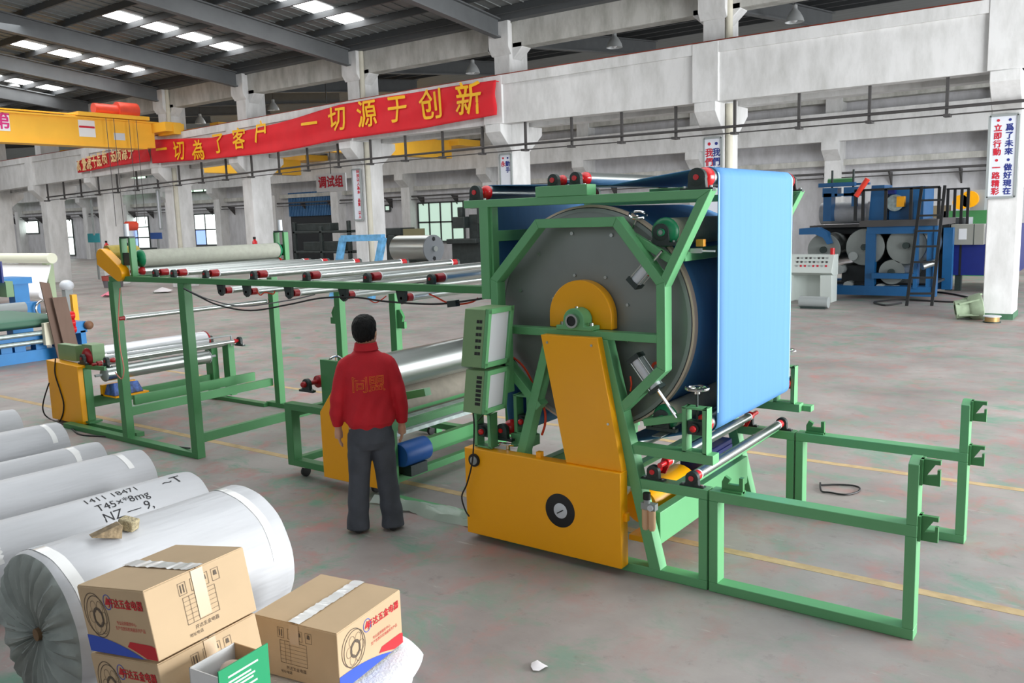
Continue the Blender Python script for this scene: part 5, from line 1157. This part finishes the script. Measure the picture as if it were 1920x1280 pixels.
# far yellow blower and low machine behind the railing
BL = thing('far_machine', (-3.6, 33, 0), 'far low machine with a yellow chain guard against the back wall', 'machine'); Yb = 33.; bxx = lambda px: U(px, 400, y=Yb)[0]; bz = lambda py: U(1800, py, y=Yb)[2]
bx('bed', DGREEN, BL, bxx(1765), bxx(1850), Yb, Yb+1, 0, bz(395)); MB().cyl((bxx(1802), Yb-.2, bz(379)), (bxx(1802), Yb, bz(379)), .25, 18).cyl((bxx(1818), Yb-.2, bz(374)), (bxx(1818), Yb, bz(374)), .28, 18).bar((bxx(1802), Yb-.1, bz(379)), (bxx(1818), Yb-.1, bz(374)), .2, .42).build('chain_guard', YEL, BL)
bx('hood', GREYP, BL, bxx(1818), bxx(1845), Yb, Yb+1, bz(395), bz(357)); bx('crate', mat('far_crate', (128, 116, 92), .8), BL, bxx(1740), bxx(1775), Yb, Yb+.8, bz(410), bz(384))
# ---- by the foot of the right column
p = U(1818, 600, z=0); t = thing('casting_mould', (p[0], p[1], 0), 'pale green ribbed casting lying at the foot of the right column', 'casting')
LG = mat('pale_green_casting', (150, 168, 140), .7, var=.2, scale=8)
MB().lathe((p[0]-.3, p[1]+.1, .2), (p[0]+.2, p[1]+.25, .28), [(0, .12), (0, .2), (.25, .2), (.3, .26), (.5, .3), (.52, .24), (.3, .16), (.02, .12)], 14, False).build('shell', LG, t)
for k in range(5): g = 2*math.pi*k/5; MB().bar((p[0]-.2, p[1]+.12+.2*math.cos(g), .22+.2*math.sin(g)), (p[0]+.17, p[1]+.24+.28*math.cos(g), .28+.27*math.sin(g)), .03, .04).build('rib', LG, t)
p = U(1861, 603, z=0); t = thing('wire_spool', (p[0], p[1], 0), 'small wire spool on the floor beside the column foot', 'spool')
MB().cyl((p[0], p[1]-.1, 0), (p[0], p[1]-.1, .02), .17, 20).build('flange', IRON, t); MB().cyl((p[0], p[1]-.1, .02), (p[0], p[1]-.1, .12), .14, 20).build('winding', mat('copper_wire', (170, 140, 90), .4, .5), t); MB().cyl((p[0], p[1]-.1, .12), (p[0], p[1]-.1, .14), .17, 20).build('flange', LGREY, t)
tag(hose([U(*q, z=.02) for q in ((1755, 547), (1790, 552), (1830, 562), (1800, 566), (1740, 564), (1690, 562), (1640, 566), (1660, 572), (1690, 568))], .025, RUB, 'floor_cable'), 'black power cable lying on the floor below the ladder', 'cable')
p = U(1535, 545, y=22.2); t = thing('geared_motor', (U(1533, 580, z=0)[0], 22.2, 0), 'small grey motor on the floor below the console', 'motor'); q = U(1530, 578, z=0)
MB().cyl((q[0]-.4, q[1], .16), (q[0]+.3, q[1], .16), .14, 16).build('casing', GREYP, t); bx('foot', IRON, t, q[0]-.35, q[0]+.25, q[1]-.13, q[1]+.13, 0, .05)

# ================================================================== BACKGROUND LEFT: blue printing line
LP = thing('blue_process_line', (-18, 9, 0), 'blue process line with a green conveyor belt at the left edge', 'machine')
SKYB = mat('sky_blue_paint', (30, 128, 196), .4, var=.06); GBELT = mat('dark_green_belt', (70, 112, 92), .6)
XL = -17.1                                                     # the side of the line that faces the machines
def lp(px, py, x=XL): return U(px, py, x=x)
def lbox(name, m, px0, py0, px1, py1, depth, x=XL, par=None):
    a = lp(px0, py0, x); c = lp(px1, py1, x); return bx(name, m, par or LP, x-depth, x, min(a[1], c[1]), max(a[1], c[1]), max(0, min(a[2], c[2])), max(a[2], c[2]))
yE = lp(130, 665)[1]; yA = 3.5
bx('base_rail', SKYB, LP, XL-.2, XL, yA, yE, 0, .22); bx('base_rail', SKYB, LP, XL-2.2, XL-2, yA, yE, 0, .22)
zd = lp(60, 606)[2]
for px in (12, 38, 78, 118): y = lp(px, 640)[1]; bx('leg', SKYB, LP, XL-.25, XL-.03, y-.1, y+.1, .2, zd-.2)
bx('side_beam', SKYB, LP, XL-.2, XL-.02, yA, lp(122, 640)[1], .42, .56)
yB = lp(107, 595)[1]
MB().prism([(XL-2.1, zd-.1), (XL-.1, zd-.1), (XL+.02, zd-.04), (XL+.02, zd+.06), (XL-.1, zd+.12), (XL-2.1, zd+.12)], yA, yB).build('conveyor_belt', GBELT, LP, .02)
for dz in (-.2, -.36): MB().cyl((XL+.06, yA, zd+dz), (XL+.06, yB+.1, zd+dz), .045, 10).build('guide_rail', GALV, LP)
for px, py in ((120, 592), (121, 606), (123, 618)): q = lp(px, py); MB().cyl((XL+.05, q[1]-.1, q[2]), (XL+.05, q[1]+.16, q[2]), .08, 14).build('red_coupling', RED, LP)
lbox('end_frame', SKYB, 126, 606, 164, 622, .5); lbox('end_post', SKYB, 151, 620, 165, 662, .3); lbox('end_post', SKYB, 128, 620, 137, 662, .3)
lbox('junction_box', mat('cream_panel', (226, 222, 198), .6), 82, 606, 103, 645, .1, XL+.2); bx('box_bracket', SKYB, LP, XL, XL+.11, lp(93, 620)[1]-.05, lp(93, 620)[1]+.05, zd-.4, zd-.3)
q = lp(164, 609); MB().sphere((XL+.05, q[1], q[2]), .09, 8).build('knob', mat('brown_knob', (120, 84, 60), .6), LP)
# upper station behind
X2 = -20.5
a2 = lp(60, 524, X2); bx('upper_table', SKYB, LP, X2-1, X2, yA, a2[1], a2[2]-.08, a2[2]+.06); q = lp(42, 540, X2); bx('upper_post', SKYB, LP, X2-.35, X2-.05, q[1]-.16, q[1]+.16, 0, a2[2])
q = lp(76, 578, X2+1); bx('press_beam', SKYB, LP, X2+.6, X2+1, yA, q[1], q[2]-.2, q[2]+.15); MB().cyl((X2+1.05, yA, q[2]+.05), (X2+1.05, q[1]-.35, q[2]+.05), .13, 16).build('press_roll', GREYP, LP)
MB().torus((X2+1.1, q[1], q[2]+.0), (1, .2, 0), .16, .025).build('hand_wheel', CHROME, LP); lbox('gear_case', SAGE, 10, 528, 27, 556, .4, X2+.3); lbox('gear_case', DNAVY, 0, 490, 8, 530, .4, X2+.3)
bx('press_leg', SKYB, LP, X2+.65, X2+.95, q[1]-.6, q[1]-.2, 0, q[2])
# boards leaning on the end of the line
PLK = mat('brown_board', (118, 96, 84), .8, var=.15, scale=6, stretch=(1, 1, .2))
for quad, lab in (([(75, 528), (93, 531), (118, 640), (102, 642)], 'tall brown board leaning on the end of the blue process line'), ([(98, 558), (124, 556), (146, 645), (120, 647)], 'wide brown board leaning on the end of the blue process line')):
    xb = XL+.32 if quad[0][0] < 90 else XL+.42
    P4 = [Vector(lp(px, py, xb)) for px, py in quad]; d = [(P4[2]-P4[1]), (P4[3]-P4[0])]
    P4[2] = P4[1]+d[0]*((P4[1].z-.001)/-d[0].z); P4[3] = P4[0]+d[1]*((P4[0].z-.001)/-d[1].z)
    o = MB().add(P4+[p_-Vector((.03, 0, 0)) for p_ in P4], [(0, 1, 2, 3), (7, 6, 5, 4), (0, 4, 5, 1), (1, 5, 6, 2), (2, 6, 7, 3), (3, 7, 4, 0)]).build('board', PLK); tag(o, lab, 'board')
def L3(px, py, y): return U(px, py, y=y)
# white film winder behind
WF = thing('film_winder', (-24, 13, 0), 'white film winder with a cream roll on top behind the blue process line', 'machine'); yw = 13.
FW = mat('white_film_sheet', (236, 236, 240), .35); CR_ = mat('cream_roll', (232, 234, 212), .6)
q = L3(98, 484, yw); MB().cyl((-40, yw, q[2]), (q[0], yw, q[2]), .16, 20).build('cream_roll', CR_, WF)
q2 = L3(100, 543, yw-.3); MB().add([(-40, yw, q[2]-.2), (q[0]-.2, yw, q[2]-.2), (q2[0], yw-.6, q2[2]), (-40, yw-.6, q2[2]), (-40, yw+.05, q[2]-.2), (q[0]-.2, yw+.05, q[2]-.2), (q2[0], yw-.55, q2[2]), (-40, yw-.55, q2[2])], [(0, 1, 2, 3), (7, 6, 5, 4), (0, 4, 5, 1), (1, 5, 6, 2), (2, 6, 7, 3), (3, 7, 4, 0)]).build('film_sheet', FW, WF)
MB().cyl((-40, yw-.7, q2[2]-.1), (q2[0]+.2, yw-.7, q2[2]-.1), .14, 16).build('lower_roll', FW, WF)
q = L3(86, 520, yw); bx('stand', mat('pale_green_stand', (186, 206, 170), .6), WF, q[0]-.15, q[0]+.15, yw, yw+.2, 0, L3(86, 484, yw)[2]); bx('stand', GREYP, WF, -40, -39.8, yw-.2, yw+.2, 0, 2.3)
q = L3(125, 535, yw-1.5); MB().sphere((q[0], yw-1.5, q[2]), .17, 10, (1.3, 1, .9)).build('end_motor', LGREY, WF); bx('motor_stand', GREYP, WF, q[0]-.1, q[0]+.1, yw-1.6, yw-1.4, 0, q[2])
q = lp(137, 552, XL-.6); q2 = lp(143, 604, XL-.6); tag(MB().bar((XL-.6, q[1], q[2]), (XL-.6, q2[1], 0), .1, .1).build('yellow_bar', YEL), 'upright yellow steel bar standing by the brown boards', 'bar')

# ================================================================== BACKGROUND MIDDLE
t = thing('blue_gantry', (-22, 19.2, 0), 'pale blue four-sided steel lifting frame in front of the column', 'frame'); LBL = mat('light_blue_flaking', (110, 178, 226), .6, var=.4, scale=5); yg = 19.3
a, c = U(643, 447, y=yg), U(718, 445, y=yg); f0, f1 = U(622, 530, y=yg), U(694, 530, y=yg)
MB().bar(a, c, .2, .2).build('top_bar', LBL, t)
for u, v in ((a, f0), (c, f1)): MB().bar(u, (v[0], yg, 0.), .18, .18, (0, 1, 0)).build('leg', LBL, t)
yd = 24.; p = U(812, 466, y=yd); t = thing('steel_drum', (p[0]-1, yd, 0), 'large polished steel drum with a grey flanged end resting on a cradle', 'drum'); rdm = .5
MB().cyl((p[0]-1.9, yd+.2, p[2]), (p[0], yd, p[2]), rdm, 40).build('shell', STEEL, t)
dv = (Vector((p[0], yd, p[2]))-Vector((p[0]-1.9, yd+.2, p[2]))).normalized(); P0 = Vector((p[0], yd, p[2]))
fc = MB().cyl(P0, P0+dv*.05, rdm*1.02, 40).build('end_flange', mat('flange_grey', (138, 144, 150), .5), t); MB().cyl(P0+dv*.05, P0+dv*.16, .1, 16).build('journal', STEEL, fc)
for s in (-1, 1): MB().cyl(P0+dv*.051+Vector((0, 0, s*.36)), P0+dv*.056+Vector((0, 0, s*.36)), .09, 5).build('hole', DARK, fc)
for k in (.2, .8): q = P0+(Vector((p[0]-1.9, yd+.2, p[2]))-P0)*k; bx('cradle', IRON, t, q.x-.4, q.x+.4, q.y-.15, q.y+.15, 0, p[2]-rdm+.1)
MT = mat('machine_tool_green', (52, 60, 60), .5, var=.3, scale=4)
ym = 35.
def tool(lab, px, w, boxes):
    x = U(px, 470, y=ym)[0]; t = thing('machine_tool', (x, ym, 0), lab, 'machine tool', 'machine tools along the back wall')
    for nm, dx0, dx1, z0, z1, d0, d1 in boxes: bx(nm, MT, t, x+dx0, x+dx1, ym+d0, ym+d1, z0, z1, bev=.03)
    return t, x
t, x = tool('dark milling machine with raised spindle heads in front of the window', 872, 2, (('base', -.9, 1.2, 0, 1.2, 0, 1.2), ('column', 0, .6, 1.2, 2.7, .4, 1.1), ('table', -1.1, .9, 1.2, 1.45, -.2, .9), ('head', -.8, .0, 2.0, 2.6, 0, .7), ('ram', -.6, -.3, 2.6, 3.1, .2, .5), ('spindle', .7, .95, 2.2, 3.7, .2, .5), ('arm', .2, 1.8, 3.0, 3.15, .3, .5)))
bx('belt_cover', mat('pale_cover', (206, 206, 206), .6), t, x+1.3, x+1.9, ym+.1, ym+.4, 1.2, 3.0)
t, x = tool('dark workbench and lathe below the pale green window', 815, 1, (('bed', -1.6, .4, .6, 1.1, -.6, .2), ('headstock', -1.4, -.6, 1.1, 1.6, -.6, .2), ('leg', -1.4, -1., 0, .6, -.5, .1), ('leg', -.1, .3, 0, .6, -.5, .1)))
bx('control_panel', mat('ochre_panel', (132, 128, 96), .6), t, x-1.6, x-.1, ym-.7, ym-.6, 1.6, 2.05)
t, x = tool('dark rack of steel stock under the blue shutter', 600, 3, (('shelf', -2.4, 2.6, 1.9, 2.05, 0, 1), ('shelf', -2.4, 2.6, .7, .85, 0, 1), ('post', -2.4, -2.2, 0, 2.6, 0, .2), ('post', 2.4, 2.6, 0, 2.6, 0, .2), ('post', 0, .2, 0, 2.3, 0, .2), ('stock', -2.1, .9, 2.05, 2.5, .1, .8), ('stock', -1.6, 2., .85, 1.4, .1, .8)))
t, x = tool('dark press beside the column with the beige downpipe', 740, 2, (('frame', -.8, .5, 0, 1.7, 0, 1), ('crown', -.9, .6, 1.7, 2.1, -.1, 1.1), ('ram', -.3, .2, 1., 1.7, -.2, 0)))
t, x = tool('low dark bench with tools under the left windows', 235, 4, (('top', -3, 3, 1.0, 1.12, -.3, .8), ('leg', -2.8, -2.6, 0, 1., 0, .2), ('leg', 2.6, 2.8, 0, 1., 0, .2), ('vice', -.4, .3, 1.12, 1.5, 0, .4), ('bin', -2, -.8, .1, .8, 0, .6)))
p = U(213, 538, z=0); t = thing('tub', (p[0], p[1], 0), 'low dull red and grey round tub on the floor by the far column', 'tub'); MB().lathe((p[0], p[1], 0), (p[0], p[1], 1), [(0, .3), (0, .38), (.3, .42), (.3, .38), (.1, .3)], 20, False).build('side', mat('tub_grey', (110, 106, 112), .6), t); MB().lathe((p[0], p[1], .3), (p[0], p[1], 1), [(0, .39), (0, .44), (.2, .45), (.2, .4)], 20, False).build('rim', mat('tub_red', (160, 72, 66), .6), t)
# fire extinguishers on the columns, small wall signs
for px, py, lab in ((200, 463, 'red fire extinguisher on the column near the tub'), (478, 458, 'red fire extinguisher on the column behind the grey felt roller')):
    q = U(px, py, y=20.55); t = thing('fire_extinguisher', (q[0], 20.55, q[2]-.3), lab, 'extinguisher'); xe_ = q[0]
    MB().lathe((xe_, 20.55, q[2]-.3), (xe_, 20.55, q[2]+1), [(0, .08), (.02, .095), (.4, .095), (.46, .05), (.5, .04)], 14).build('cylinder', RED, t); bx('valve', RUB, t, xe_-.04, xe_+.04, 20.51, 20.58, q[2]+.19, q[2]+.28); bx('bracket', IRON, t, xe_-.1, xe_+.1, 20.6, 20.698, q[2]-.1, q[2])
for px, py, w_, h_, m_, lab in ((175, 446, 1.1, .45, mat('teal_sign', (60, 166, 178), .5), 'small teal sign standing near the far column'), (292, 442, .9, .3, mat('blue_sign', (50, 92, 168), .5), 'small blue sign on a post near the banner column'), (856, 0, 0, 0, None, '')):
    if not m_: continue
    q = U(px, py, y=22.8); t = thing('post_sign', (q[0], 22.8, 0), lab, 'sign'); bx('plate', m_, t, q[0]-w_/2, q[0]+w_/2, 22.8, 22.85, q[2]-h_/2, q[2]+h_/2); bx('post', GREYP, t, q[0]-.04, q[0]+.04, 22.86, 22.94, 0, q[2]+h_/2)
# scraps on the open floor
SCR = mat('paper_scrap', (226, 222, 224), .7); 
for k, (px, py, m_, lab) in enumerate(((205, 556, mat('pink_scrap', (224, 130, 150), .7), 'pink plastic scrap lying on the floor beyond the roller table'), (1010, 1250, SCR, 'crumpled white scrap on the floor in the foreground'), (305, 548, SCR, 'pale paper scrap on the floor behind the felt roller'))):
    q = U(px, py, z=.005); s_ = np.linalg.norm(q-CAMP)*.005; vs = [(q[0]+s_*2*math.cos(g*.785)*(.7+.5*random.random()), q[1]+s_*2*math.sin(g*.785)*(.7+.5*random.random()), .004+s_*random.random()*.6) for g in range(8)]+[(q[0], q[1], s_*1.2)]
    o = MB().add(vs, [(g, (g+1) % 8, 8) for g in range(8)]+[tuple(range(8))[::-1]]).build('scrap', m_); tag(o, lab, 'scrap')
